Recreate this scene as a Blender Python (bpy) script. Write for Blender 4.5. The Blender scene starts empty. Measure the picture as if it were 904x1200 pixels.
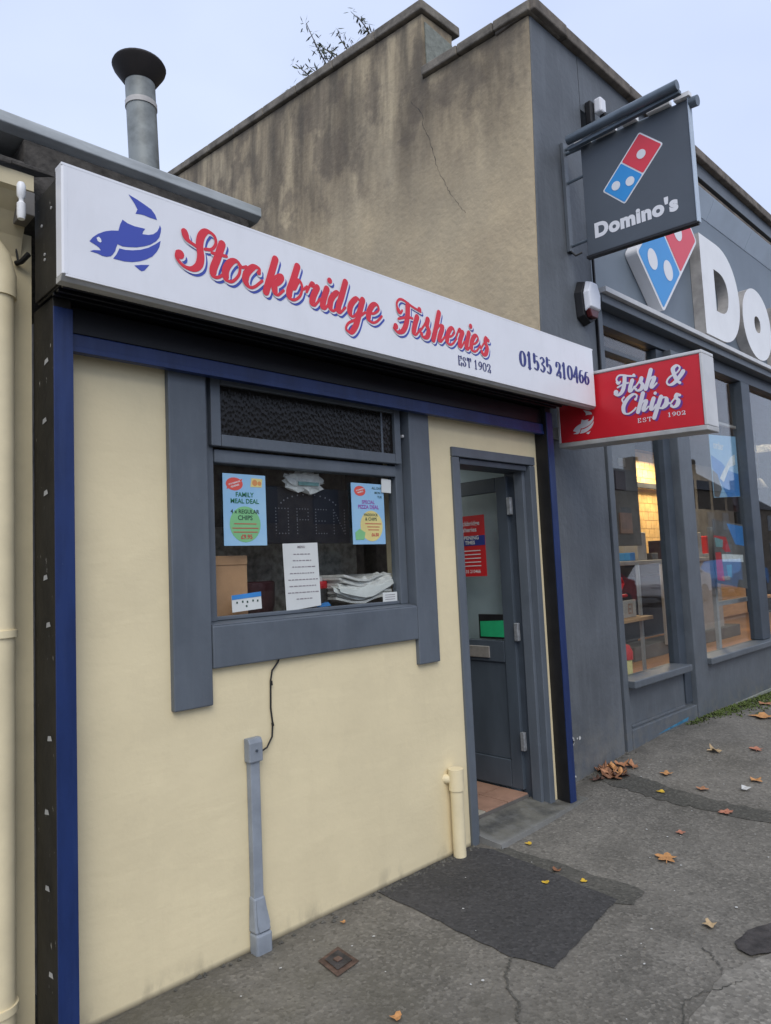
import bpy, bmesh, math, random
from mathutils import Vector, Matrix
from mathutils.geometry import tessellate_polygon
random.seed(7)
scene = bpy.context.scene
COL = scene.collection
R = math.radians

# ------------------------------------------------------------------ camera
cam_d = bpy.data.cameras.new('camera')
cam = bpy.data.objects.new('camera', cam_d); COL.objects.link(cam)
yaw, pit, rol = R(44.0687), R(4.61936), R(-2.58742)
fw = Vector((math.sin(yaw)*math.cos(pit), math.cos(yaw)*math.cos(pit), math.sin(pit)))
rt = Vector((math.cos(yaw), -math.sin(yaw), 0)); up = rt.cross(fw)
r2 = rt*math.cos(rol)+up*math.sin(rol); u2 = up*math.cos(rol)-rt*math.sin(rol)
m = Matrix((r2, u2, -fw)).transposed().to_4x4()
m.translation = Vector((0, -2.7282, 1.6))
cam.matrix_world = m
cam_d.sensor_fit = 'VERTICAL'; cam_d.sensor_height = 36; cam_d.lens = 828.67/1200*36
cam_d.clip_start = .05; cam_d.clip_end = 2000
scene.camera = cam

# ------------------------------------------------------------------ sky and sun (overcast)
SUN_EL, SUN_AZ = R(46), R(216)          # direction the soft light comes from
w = bpy.data.worlds.new('World'); scene.world = w; w.use_nodes = True
nt = w.node_tree; nt.nodes.clear()
out = nt.nodes.new('ShaderNodeOutputWorld'); bg = nt.nodes.new('ShaderNodeBackground')
sky = nt.nodes.new('ShaderNodeTexSky'); sky.sky_type = 'NISHITA'; sky.sun_disc = False
sky.sun_elevation = SUN_EL; sky.sun_rotation = SUN_AZ
tc = nt.nodes.new('ShaderNodeTexCoord'); nz = nt.nodes.new('ShaderNodeTexNoise')
nz.inputs['Scale'].default_value = 1.6; nz.inputs['Detail'].default_value = 4; nz.inputs['Roughness'].default_value = .5
mp = nt.nodes.new('ShaderNodeMapping'); mp.inputs['Scale'].default_value = (1, 1, 2.2)
cr = nt.nodes.new('ShaderNodeValToRGB')
cr.color_ramp.elements[0].position = .3; cr.color_ramp.elements[0].color = (5.6, 6.5, 8.9, 1)
cr.color_ramp.elements[1].position = .7; cr.color_ramp.elements[1].color = (7.0, 7.9, 9.9, 1)
mx = nt.nodes.new('ShaderNodeMix'); mx.data_type = 'RGBA'; mx.inputs[0].default_value = .9
nt.links.new(tc.outputs['Generated'], mp.inputs[0]); nt.links.new(mp.outputs[0], nz.inputs['Vector'])
nt.links.new(nz.outputs['Fac'], cr.inputs[0]); nt.links.new(sky.outputs[0], mx.inputs[6]); nt.links.new(cr.outputs[0], mx.inputs[7])
nt.links.new(mx.outputs[2], bg.inputs[0]); bg.inputs[1].default_value = .1; nt.links.new(bg.outputs[0], out.inputs[0])
sl = bpy.data.lights.new('sun', 'SUN'); sl.energy = 1.45; sl.angle = R(40); sl.color = (1, .95, .86)
so = bpy.data.objects.new('sun', sl); COL.objects.link(so)
sd = Vector((math.sin(SUN_AZ)*math.cos(SUN_EL), math.cos(SUN_AZ)*math.cos(SUN_EL), math.sin(SUN_EL)))
so.rotation_euler = sd.to_track_quat('Z', 'Y').to_euler()
scene.view_settings.view_transform = 'Standard'; scene.view_settings.look = 'None'
scene.view_settings.exposure = 0.27; scene.view_settings.gamma = 1

# ------------------------------------------------------------------ materials
def newmat(name):
    m = bpy.data.materials.new(name); m.use_nodes = True
    n = m.node_tree; b = n.nodes['Principled BSDF']
    return m, n, b
def mat(name, col, rough=.6, var=.12, scale=6, bump=.0, bscale=60, metal=0, spec=.4, stretch=(1,1,1), col2=None, emit=0):
    m, n, b = newmat(name)
    b.inputs['Roughness'].default_value = rough; b.inputs['Metallic'].default_value = metal
    b.inputs['Specular IOR Level'].default_value = spec
    c = Vector(col); c2 = Vector(col2) if col2 else c*(1-var*2)
    if var > 0 or col2:
        t = n.nodes.new('ShaderNodeTexCoord'); mpn = n.nodes.new('ShaderNodeMapping'); mpn.inputs['Scale'].default_value = stretch
        a = n.nodes.new('ShaderNodeTexNoise'); a.inputs['Scale'].default_value = scale; a.inputs['Detail'].default_value = 6; a.inputs['Roughness'].default_value = .6
        r = n.nodes.new('ShaderNodeValToRGB')
        r.color_ramp.elements[0].position = .33; r.color_ramp.elements[1].position = .62
        r.color_ramp.elements[0].color = (*c2, 1); r.color_ramp.elements[1].color = (*(c*(1+var*.4)), 1)
        n.links.new(t.outputs['Object'], mpn.inputs[0]); n.links.new(mpn.outputs[0], a.inputs['Vector'])
        n.links.new(a.outputs['Fac'], r.inputs[0]); n.links.new(r.outputs[0], b.inputs['Base Color'])
    else:
        b.inputs['Base Color'].default_value = (*c, 1)
    if bump:
        t2 = n.nodes.new('ShaderNodeTexCoord'); a2 = n.nodes.new('ShaderNodeTexNoise'); a2.inputs['Scale'].default_value = bscale; a2.inputs['Detail'].default_value = 4
        bp = n.nodes.new('ShaderNodeBump'); bp.inputs['Strength'].default_value = bump; bp.inputs['Distance'].default_value = .01
        n.links.new(t2.outputs['Object'], a2.inputs['Vector']); n.links.new(a2.outputs['Fac'], bp.inputs['Height']); n.links.new(bp.outputs[0], b.inputs['Normal'])
    if emit:
        b.inputs['Emission Color'].default_value = (*c, 1); b.inputs['Emission Strength'].default_value = emit
    return m
def mixlayer(m, fac_socket, col):
    """mix a colour over the current base colour of m by fac"""
    n = m.node_tree; b = n.nodes['Principled BSDF']
    mx = n.nodes.new('ShaderNodeMix'); mx.data_type = 'RGBA'
    src = b.inputs['Base Color']
    if src.is_linked: n.links.new(src.links[0].from_socket, mx.inputs[6])
    else: mx.inputs[6].default_value = src.default_value
    mx.inputs[7].default_value = (*col, 1)
    n.links.new(fac_socket, mx.inputs[0]); n.links.new(mx.outputs[2], src)
def noise_fac(m, scale, lo, hi, stretch=(1,1,1), detail=5, loc=(0,0,0), rough=.6):
    n = m.node_tree; t = n.nodes.new('ShaderNodeTexCoord'); mpn = n.nodes.new('ShaderNodeMapping')
    mpn.inputs['Scale'].default_value = stretch; mpn.inputs['Location'].default_value = loc
    a = n.nodes.new('ShaderNodeTexNoise'); a.inputs['Scale'].default_value = scale; a.inputs['Detail'].default_value = detail; a.inputs['Roughness'].default_value = rough
    r = n.nodes.new('ShaderNodeMapRange'); r.inputs['From Min'].default_value = lo; r.inputs['From Max'].default_value = hi
    n.links.new(t.outputs['Object'], mpn.inputs[0]); n.links.new(mpn.outputs[0], a.inputs['Vector']); n.links.new(a.outputs['Fac'], r.inputs['Value'])
    return r.outputs[0]
def axis_fac(m, axis, a, b):
    n = m.node_tree; t = n.nodes.new('ShaderNodeTexCoord'); s = n.nodes.new('ShaderNodeSeparateXYZ')
    r = n.nodes.new('ShaderNodeMapRange'); r.inputs['From Min'].default_value = a; r.inputs['From Max'].default_value = b
    n.links.new(t.outputs['Object'], s.inputs[0]); n.links.new(s.outputs[axis], r.inputs['Value'])
    return r.outputs[0]
def mul(m, a, b, k=1.0):
    n = m.node_tree; q = n.nodes.new('ShaderNodeMath'); q.operation = 'MULTIPLY'; n.links.new(a, q.inputs[0])
    if isinstance(b, (int, float)): q.inputs[1].default_value = b
    else: n.links.new(b, q.inputs[1])
    return q.outputs[0]

M = {}
# cream masonry paint: trowel ridges, faint grime, splash dirt at the foot
m = mat('cream_masonry_paint', (.78, .67, .43), .62, .035, 2.2, .0)
n = m.node_tree; b = n.nodes['Principled BSDF']
t = n.nodes.new('ShaderNodeTexCoord')
mpn = n.nodes.new('ShaderNodeMapping'); mpn.inputs['Scale'].default_value = (.7, 1, 2.2); mpn.inputs['Rotation'].default_value = (0, .25, 0)
a1 = n.nodes.new('ShaderNodeTexNoise'); a1.inputs['Scale'].default_value = 5; a1.inputs['Detail'].default_value = 3; a1.inputs['Distortion'].default_value = .6
a2 = n.nodes.new('ShaderNodeTexNoise'); a2.inputs['Scale'].default_value = 42; a2.inputs['Detail'].default_value = 6
b1 = n.nodes.new('ShaderNodeBump'); b1.inputs['Strength'].default_value = .07; b1.inputs['Distance'].default_value = .03
b2 = n.nodes.new('ShaderNodeBump'); b2.inputs['Strength'].default_value = .18; b2.inputs['Distance'].default_value = .005
n.links.new(t.outputs['Object'], mpn.inputs[0]); n.links.new(mpn.outputs[0], a1.inputs['Vector']); n.links.new(t.outputs['Object'], a2.inputs['Vector'])
n.links.new(a1.outputs['Fac'], b1.inputs['Height']); n.links.new(a2.outputs['Fac'], b2.inputs['Height'])
n.links.new(b1.outputs[0], b2.inputs['Normal']); n.links.new(b2.outputs[0], b.inputs['Normal'])
mixlayer(m, mul(m, axis_fac(m, 2, .10, .0), noise_fac(m, 9, .50, .78, (1, 1, .5))), (.30, .26, .18))
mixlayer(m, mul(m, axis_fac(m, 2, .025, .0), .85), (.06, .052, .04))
mixlayer(m, mul(m, noise_fac(m, 3, .55, .8, (3, 1, .6)), .12), (.45, .38, .24))
mixlayer(m, mul(m, noise_fac(m, 2.2, .50, .505, (1, 1, 1), 8, (5, 1, 1)), .03), (.3, .25, .18))
M['cream'] = m
M['cream_pipe'] = mat('cream_pipe_paint', (.80, .69, .45), .4, .06, 5)
M['cream2'] = mat('neighbour_cream_paint', (.68, .59, .38), .7, .08, 2, .15, 40)
M['cream_plain'] = mat('cream_eave_paint', (.60, .52, .34), .7, .1, 3)
# slate grey joinery paint
m = mat('slate_grey_paint', (.114, .133, .157), .42, .08, 5, .12, 30, stretch=(1, 1, .4)); M['slate'] = m
mixlayer(m, mul(m, noise_fac(m, 7, .5, .8, (6, 6, .5), 6), .2), (.17, .185, .20))
mixlayer(m, mul(m, noise_fac(m, 4, .55, .75, (1, 1, 1), 7), .35), (.07, .085, .105))
mixlayer(m, mul(m, noise_fac(m, 60, .70, .78, detail=3), .18), (.30, .32, .33))
M['slate_dark'] = mat('dark_slate_paint', (.06, .075, .095), .45, .1, 5)
M['door'] = mat('door_paint', (.07, .088, .11), .4, .1, 6, .05, 30, stretch=(1, 1, .3))
m = mat('navy_paint', (.012, .030, .118), .4, .15, 9, .04, 30, stretch=(1, 1, .3)); M['navy'] = m
mixlayer(m, mul(m, noise_fac(m, 6, .5, .8, (6, 6, .4), 6), .4), (.03, .055, .16))
mixlayer(m, mul(m, noise_fac(m, 90, .74, .8, detail=2), .2), (.25, .28, .35))
m = mat('black_steel', (.012, .012, .014), .5, .2, 9); M['black'] = m
m = mat('black_weathered_steel', (.022, .020, .016), .6, .25, 8, .1, 40); M['blackw'] = m
mixlayer(m, noise_fac(m, 24, .685, .72, (1, 2, .8), 4), (.33, .32, .29))
M['darkbox'] = mat('shutter_box', (.004, .0045, .008), .4, .2, 6)
M['white_alu'] = mat('white_aluminium', (.60, .60, .60), .35, .06, 5)
M['grey_trim'] = mat('grey_white_trim', (.45, .45, .44), .4, .1, 8)
m = mat('sign_acrylic', (.79, .80, .84), .3, .02, 3); M['sign_white'] = m
mixlayer(m, mul(m, noise_fac(m, 5, .5, .85, (4, 1, 1)), .10), (.4, .4, .38))
M['red_vinyl'] = mat('red_vinyl', (.70, .035, .055), .4, .03, 3)
M['blue_vinyl'] = mat('blue_vinyl', (.055, .085, .42), .4, .03, 3)
M['navy_vinyl2'] = mat('dark_blue_vinyl', (.035, .045, .21), .4, .03, 3)
M['navy_vinyl'] = mat('navy_vinyl', (.05, .055, .17), .4, 0)
M['red_panel'] = mat('red_sign_panel', (.62, .018, .03), .35, .04, 4)
M['pale_vinyl'] = mat('pale_vinyl', (.72, .70, .74), .4, 0)
M['purple_vinyl'] = mat('purple_vinyl', (.16, .05, .30), .4, 0)
m = mat('grey_render_paint', (.112, .124, .138), .55, .12, 1.6, .35, 26); M['dgrey'] = m
mixlayer(m, mul(m, axis_fac(m, 2, .5, .05), noise_fac(m, 9, .35, .65)), (.16, .16, .15))
mixlayer(m, mul(m, noise_fac(m, 3.2, .48, .75, (5, 5, .5)), .25), (.19, .21, .23))
m = M['dgrey2'] = mat('grey_shopfront_paint', (.108, .124, .142), .42, .08, 5, .12, 30)
mixlayer(m, mul(m, noise_fac(m, 6, .5, .8, (5, 5, .6), 6), .4), (.16, .175, .19))
mixlayer(m, mul(m, noise_fac(m, 3, .55, .75, (1, 1, 1), 7), .35), (.075, .085, .10))
mixlayer(m, mul(m, axis_fac(m, 2, .35, .05), noise_fac(m, 12, .45, .7)), (.17, .165, .15))
M['fascia'] = mat('grey_fascia_panel', (.17, .205, .245), .5, .05, 2)
M['soffit'] = mat('pale_grey_soffit_panel', (.50, .58, .67), .5, .05, 2)
M['coping'] = mat('weathered_coping', (.17, .145, .12), .85, .25, 7, .4, 40)
M['stone'] = mat('weathered_stone_coping', (.22, .195, .16), .9, .25, 6, .5, 40)
M['cement'] = mat('grey_green_cement', (.23, .245, .215), .9, .15, 18, .5, 60)
# stained render gable
m = mat('stained_render', (.58, .465, .295), .88, .08, 1.4, .7, 22, col2=(.45, .36, .235)); M['gable'] = m
mixlayer(m, mul(m, noise_fac(m, .8, .38, .62, (1, 1, .8), 6, (0, 4, 1)), .6), (.37, .315, .225))
mixlayer(m, mul(m, noise_fac(m, 1.3, .36, .62, (1, 2.0, .5), 7, (3, 1, 0), .62), mul(m, axis_fac(m, 2, 4.4, 5.6), .9)), (.14, .112, .078))
mixlayer(m, mul(m, noise_fac(m, 2.0, .51, .58, (1, 1, .9), 6, (1, 5, 2)), mul(m, axis_fac(m, 2, 4.8, 5.5), .6)), (.13, .105, .08))
mixlayer(m, mul(m, noise_fac(m, 2.6, .42, .66, (1, 2.2, .35), 6, (2, 5, 2)), mul(m, axis_fac(m, 2, 5.1, 6.4), .8)), (.10, .085, .065))
mixlayer(m, mul(m, noise_fac(m, 9, .45, .75, (1, 1, 1), 6), .18), (.30, .25, .18))
m = mat('lead_grey_capping', (.46, .49, .50), .5, .16, 5, .1, 20, stretch=(.6, 3, 3)); M['cap'] = m
mixlayer(m, mul(m, axis_fac(m, 0, 1.6, 2.2), .6), (.17, .19, .165))
M['slates'] = mat('mossy_slate', (.075, .068, .06), .9, .3, 14, .6, 50)
M['flue'] = mat('flue_steel', (.25, .27, .265), .5, .2, 7, metal=.1)
M['flue_band'] = mat('flue_band', (.50, .48, .46), .5, .1, 7)
M['soot'] = mat('sooty_metal', (.018, .014, .013), .7, .2, 8)
# ground
def ground_mat(name, c, c2, agg=.5, spots=True, rough=.85, wet=0):
    m = mat(name, c, rough, .2, 1.7, 0, col2=c2)
    n = m.node_tree; b = n.nodes['Principled BSDF']
    t = n.nodes.new('ShaderNodeTexCoord'); v = n.nodes.new('ShaderNodeTexVoronoi'); v.inputs['Scale'].default_value = 75
    bp = n.nodes.new('ShaderNodeBump'); bp.inputs['Strength'].default_value = agg; bp.inputs['Distance'].default_value = .004
    n.links.new(t.outputs['Object'], v.inputs['Vector']); n.links.new(v.outputs['Distance'], bp.inputs['Height']); 
    a = n.nodes.new('ShaderNodeTexNoise'); a.inputs['Scale'].default_value = 6; a.inputs['Detail'].default_value = 8
    bp2 = n.nodes.new('ShaderNodeBump'); bp2.inputs['Strength'].default_value = .5; bp2.inputs['Distance'].default_value = .02
    n.links.new(t.outputs['Object'], a.inputs['Vector']); n.links.new(a.outputs['Fac'], bp2.inputs['Height'])
    n.links.new(bp.outputs[0], bp2.inputs['Normal']); n.links.new(bp2.outputs[0], b.inputs['Normal'])
    # stone chips: voronoi cell colour
    r = n.nodes.new('ShaderNodeSeparateColor'); n.links.new(v.outputs['Color'], r.inputs[0])
    q = n.nodes.new('ShaderNodeMapRange'); q.inputs['From Min'].default_value = .55; q.inputs['From Max'].default_value = 1.0; q.inputs['To Max'].default_value = .38
    n.links.new(r.outputs[0], q.inputs['Value']); mixlayer(m, q.outputs[0], tuple(min(1, x*2.1) for x in c))
    q2 = n.nodes.new('ShaderNodeMapRange'); q2.inputs['From Min'].default_value = .62; q2.inputs['From Max'].default_value = 1.0; q2.inputs['To Max'].default_value = .5
    n.links.new(r.outputs[1], q2.inputs['Value']); mixlayer(m, q2.outputs[0], tuple(x*.35 for x in c))
    if spots:
        mixlayer(m, mul(m, noise_fac(m, 30, .70, .76, detail=2), .3), (.3, .3, .28))
        mixlayer(m, mul(m, noise_fac(m, 1.3, .40, .65, detail=7, loc=(1, 7, 0)), .35), tuple(x*.55 for x in c))
        mixlayer(m, mul(m, noise_fac(m, 14, .56, .70, detail=5, loc=(1, 2, 0)), .35), tuple(x*1.6 for x in c))
        mixlayer(m, mul(m, noise_fac(m, 5, .52, .72, detail=6, loc=(3, 2, 0)), .45), tuple(x*.5 for x in c))
    return m
M['asphalt'] = ground_mat('worn_asphalt', (.170, .157, .134), (.112, .104, .088), .6)
m = M['asphalt']
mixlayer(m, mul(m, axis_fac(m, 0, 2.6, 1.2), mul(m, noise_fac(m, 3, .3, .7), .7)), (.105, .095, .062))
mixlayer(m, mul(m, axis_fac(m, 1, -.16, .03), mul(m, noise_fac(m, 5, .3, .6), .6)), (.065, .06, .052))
M['patch'] = ground_mat('fresh_asphalt_patch', (.052, .050, .049), (.042, .041, .040), .5, False)
M['seam'] = ground_mat('damp_asphalt_seam', (.085, .080, .068), (.06, .058, .048), .5, False)
M['road'] = ground_mat('road_asphalt', (.08, .08, .08), (.06, .06, .06), .5)
M['concrete'] = ground_mat('old_concrete', (.215, .20, .172), (.16, .148, .125), .3, True)
M['kerb'] = ground_mat('kerb_concrete', (.27, .25, .23), (.2, .19, .17), .3, True)
m = mat('step_concrete', (.13, .125, .105), .75, .2, 6, .35, 50, col2=(.055, .055, .052)); M['step'] = m
mixlayer(m, mul(m, noise_fac(m, 9, .5, .6), .3), (.2, .2, .19))
mixlayer(m, mul(m, axis_fac(m, 1, -.11, -.17), .7), (.25, .25, .24))
mixlayer(m, mul(m, axis_fac(m, 0, 3.34, 3.27), .6), (.25, .25, .24))
M['step_edge'] = mat('step_worn_edge', (.26, .27, .27), .8, .2, 10, .3, 40)
M['rust'] = mat('rusty_iron', (.12, .075, .055), .8, .3, 18, .5, 60)
M['iron'] = mat('old_iron_cover', (.06, .053, .05), .8, .3, 12, .8, 40)
M['tile_a'] = mat('terracotta_tile', (.34, .20, .14), .5, .12, 8)
M['tile_b'] = mat('worn_pale_tile', (.34, .31, .25), .6, .12, 8)
M['grout'] = mat('grout', (.12, .11, .1), .9, .1, 8)
M['moss'] = mat('moss', (.095, .13, .03), .95, .2, 20, .5, 60, col2=(.05, .065, .02))
M['conduit'] = mat('grey_trunking', (.27, .30, .34), .45, .12, 7, .05, 30)
M['rubber'] = mat('black_cable', (.015, .015, .015), .5, 0)
for i, c in enumerate([(.55, .27, .10), (.70, .45, .04), (.22, .10, .05), (.42, .20, .10), (.5, .36, .2), (.50, .2, .12), (.62, .35, .05), (.09, .045, .03)]):
    M['leaf%d' % i] = mat('dry_leaf_%s' % 'abcdefgh'[i], c, .7, .15, 40)
M['paper'] = mat('white_paper', (.66, .68, .66), .7, .03, 6)
M['litter'] = mat('litter_white', (.55, .55, .53), .8, .05, 30)
M['room'] = mat('dim_room_wall', (.19, .165, .135), .8, .25, 9, col2=(.06, .052, .042))
M['room_blue'] = mat('pale_blue_room_wall', (.42, .52, .56), .7, .05, 3)
M['room_ceil'] = mat('room_ceiling', (.3, .3, .28), .8, .05, 3)
M['room_stone'] = mat('grey_mottled_board', (.42, .40, .34), .8, .2, 22, .2, 50, col2=(.16, .15, .13))
M['maroon'] = mat('maroon_plastic', (.05, .018, .02), .4, .1, 10)
M['cardboard'] = mat('brown_cardboard', (.55, .32, .17), .8, .08, 10, col2=(.48, .28, .15))
M['news'] = mat('newsprint', (.70, .70, .67), .8, .1, 30)
M['crumple'] = mat('white_cloth', (.80, .82, .80), .8, .1, 20)
M['teal'] = mat('teal_print', (.18, .36, .36), .6, .1, 20)
M['led_board'] = mat('black_sign_board', (.012, .013, .02), .3, .1, 10)
M['led'] = mat('unlit_led', (.22, .22, .25), .3, 0)
M['poster_blue'] = mat('poster_pale_blue', (.28, .50, .72), .55, .04, 8, col2=(.34, .56, .74))
M['green_pr'] = mat('green_print', (.22, .52, .24), .6, .05, 8)
M['yellow_pr'] = mat('yellow_print', (.72, .62, .25), .6, .05, 8)
M['red_pr'] = mat('red_print', (.70, .10, .08), .6, .05, 8)
M['white_pr'] = mat('white_print', (.75, .75, .75), .6, 0)
M['ink'] = mat('dark_ink', (.03, .07, .05), .6, 0)
M['ink_green'] = mat('green_ink', (.02, .16, .07), .6, 0)
M['ink_grey'] = mat('grey_ink', (.25, .22, .24), .6, 0)
M['ink_red'] = mat('red_ink', (.50, .06, .06), .6, 0)
M['ink_purple'] = mat('purple_ink', (.32, .10, .40), .6, 0)
M['orange_pr'] = mat('orange_print', (.65, .28, .10), .6, 0)
M['blue_pr'] = mat('blue_print', (.05, .25, .62), .5, .05, 8)
M['navy_pr'] = mat('navy_print', (.02, .035, .22), .5, 0)
M['red_card'] = mat('red_card', (.55, .015, .02), .45, .05, 6)
M['green_lit'] = mat('green_plastic', (.02, .36, .15), .4, .05, 20)
M['hinge'] = mat('steel_hinge', (.42, .44, .46), .4, .2, 30, metal=.5)
M['silver'] = mat('silver_letter_plate', (.55, .52, .48), .35, .1, 20, metal=.6)
M['logo_red'] = mat('logo_red', (.74, .045, .07), .35, .02, 3)
M['logo_blue'] = mat('logo_blue', (.03, .29, .68), .35, .02, 3)
M['logo_white'] = mat('logo_white', (.78, .78, .80), .35, .02, 3)
M['letter_white'] = mat('letter_white', (.82, .82, .82), .35, .03, 3)
M['letter_side'] = mat('letter_return', (.42, .40, .38), .5, .15, 6)
M['panel_grey'] = mat('hanging_panel_grey', (.085, .10, .12), .5, .05, 2)
M['blue_smear'] = mat('blue_paint_smear', (.05, .20, .33), .6, .2, 30)
M['tube_metal'] = mat('lamp_tube_metal', (.13, .16, .19), .35, .1, 6, metal=.2)
M['strip_white'] = mat('lamp_diffuser', (.80, .80, .80), .3, 0)
M['bell_red'] = mat('alarm_red_lens', (.10, .015, .015), .3, .1, 10)
M['twig'] = mat('dry_twig', (.10, .08, .06), .8, .2, 20)
M['leafgreen'] = mat('dull_green_leaf', (.07, .085, .045), .7, .2, 20)
M['wood'] = mat('wood_laminate', (.46, .23, .10), .45, .12, 4, col2=(.36, .17, .075), stretch=(1, 12, 1))
M['wood2'] = mat('light_wood', (.52, .30, .14), .5, .12, 4, stretch=(1, 1, 10))
M['yellow_tile'] = mat('warm_wall_tile', (.78, .50, .20), .35, .12, 4)
M['dark_int'] = mat('dark_interior', (.035, .035, .038), .6, .3, 3)
M['mid_int'] = mat('grey_interior', (.16, .15, .14), .6, .2, 3)
M['light_int'] = mat('pale_laminate', (.42, .38, .34), .5, .08, 6)
M['brick_far'] = mat('far_stone', (.24, .19, .14), .9, .2, 3)
M['roof_far'] = mat('far_slate_roof', (.07, .07, .075), .8, .15, 4)
M['far_glass'] = mat('far_window_glass', (.05, .06, .07), .15, 0)
def glass(name, tint=(1, 1, 1), refl=1.0, base=.04):
    m, n, b = newmat(name); n.nodes.remove(b)
    o = n.nodes['Material Output']; tr = n.nodes.new('ShaderNodeBsdfTransparent'); tr.inputs[0].default_value = (*tint, 1)
    g = n.nodes.new('ShaderNodeBsdfGlossy'); g.inputs['Roughness'].default_value = .015
    ge = n.nodes.new('ShaderNodeNewGeometry'); dp_ = n.nodes.new('ShaderNodeVectorMath'); dp_.operation = 'DOT_PRODUCT'
    n.links.new(ge.outputs['Normal'], dp_.inputs[0]); n.links.new(ge.outputs['Incoming'], dp_.inputs[1])
    ab = n.nodes.new('ShaderNodeMath'); ab.operation = 'ABSOLUTE'; n.links.new(dp_.outputs['Value'], ab.inputs[0])
    iv = n.nodes.new('ShaderNodeMath'); iv.operation = 'SUBTRACT'; iv.inputs[0].default_value = 1; n.links.new(ab.outputs[0], iv.inputs[1])
    fr = n.nodes.new('ShaderNodeMath'); fr.operation = 'POWER'; fr.inputs[1].default_value = 5; n.links.new(iv.outputs[0], fr.inputs[0])
    k = n.nodes.new('ShaderNodeMath'); k.operation = 'MULTIPLY_ADD'; k.inputs[1].default_value = refl; k.inputs[2].default_value = base; k.use_clamp = True
    s = n.nodes.new('ShaderNodeMixShader'); n.links.new(fr.outputs[0], k.inputs[0]); n.links.new(k.outputs[0], s.inputs[0])
    n.links.new(tr.outputs[0], s.inputs[1]); n.links.new(g.outputs[0], s.inputs[2]); n.links.new(s.outputs[0], o.inputs[0])
    return m
M['glass'] = glass('window_glass', (.97, .98, .975), 1.0, .065)
M['glass_far'] = glass('shop_glass', (.95, .97, .97), .9, .07)
# obscured textured glass
m, n, b = newmat('obscure_glass'); b.inputs['Base Color'].default_value = (.012, .011, .010, 1); b.inputs['Roughness'].default_value = .2; b.inputs['Specular IOR Level'].default_value = .25
t = n.nodes.new('ShaderNodeTexCoord'); mpn = n.nodes.new('ShaderNodeMapping'); mpn.inputs['Scale'].default_value = (1, 1, .6); mpn.inputs['Rotation'].default_value = (0, .5, 0)
v = n.nodes.new('ShaderNodeTexVoronoi'); v.inputs['Scale'].default_value = 70
bp = n.nodes.new('ShaderNodeBump'); bp.inputs['Strength'].default_value = .35; bp.inputs['Distance'].default_value = .006
n.links.new(t.outputs['Object'], mpn.inputs[0]); n.links.new(mpn.outputs[0], v.inputs['Vector']); n.links.new(v.outputs['Distance'], bp.inputs['Height']); n.links.new(bp.outputs[0], b.inputs['Normal'])
M['obscure'] = m

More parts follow.
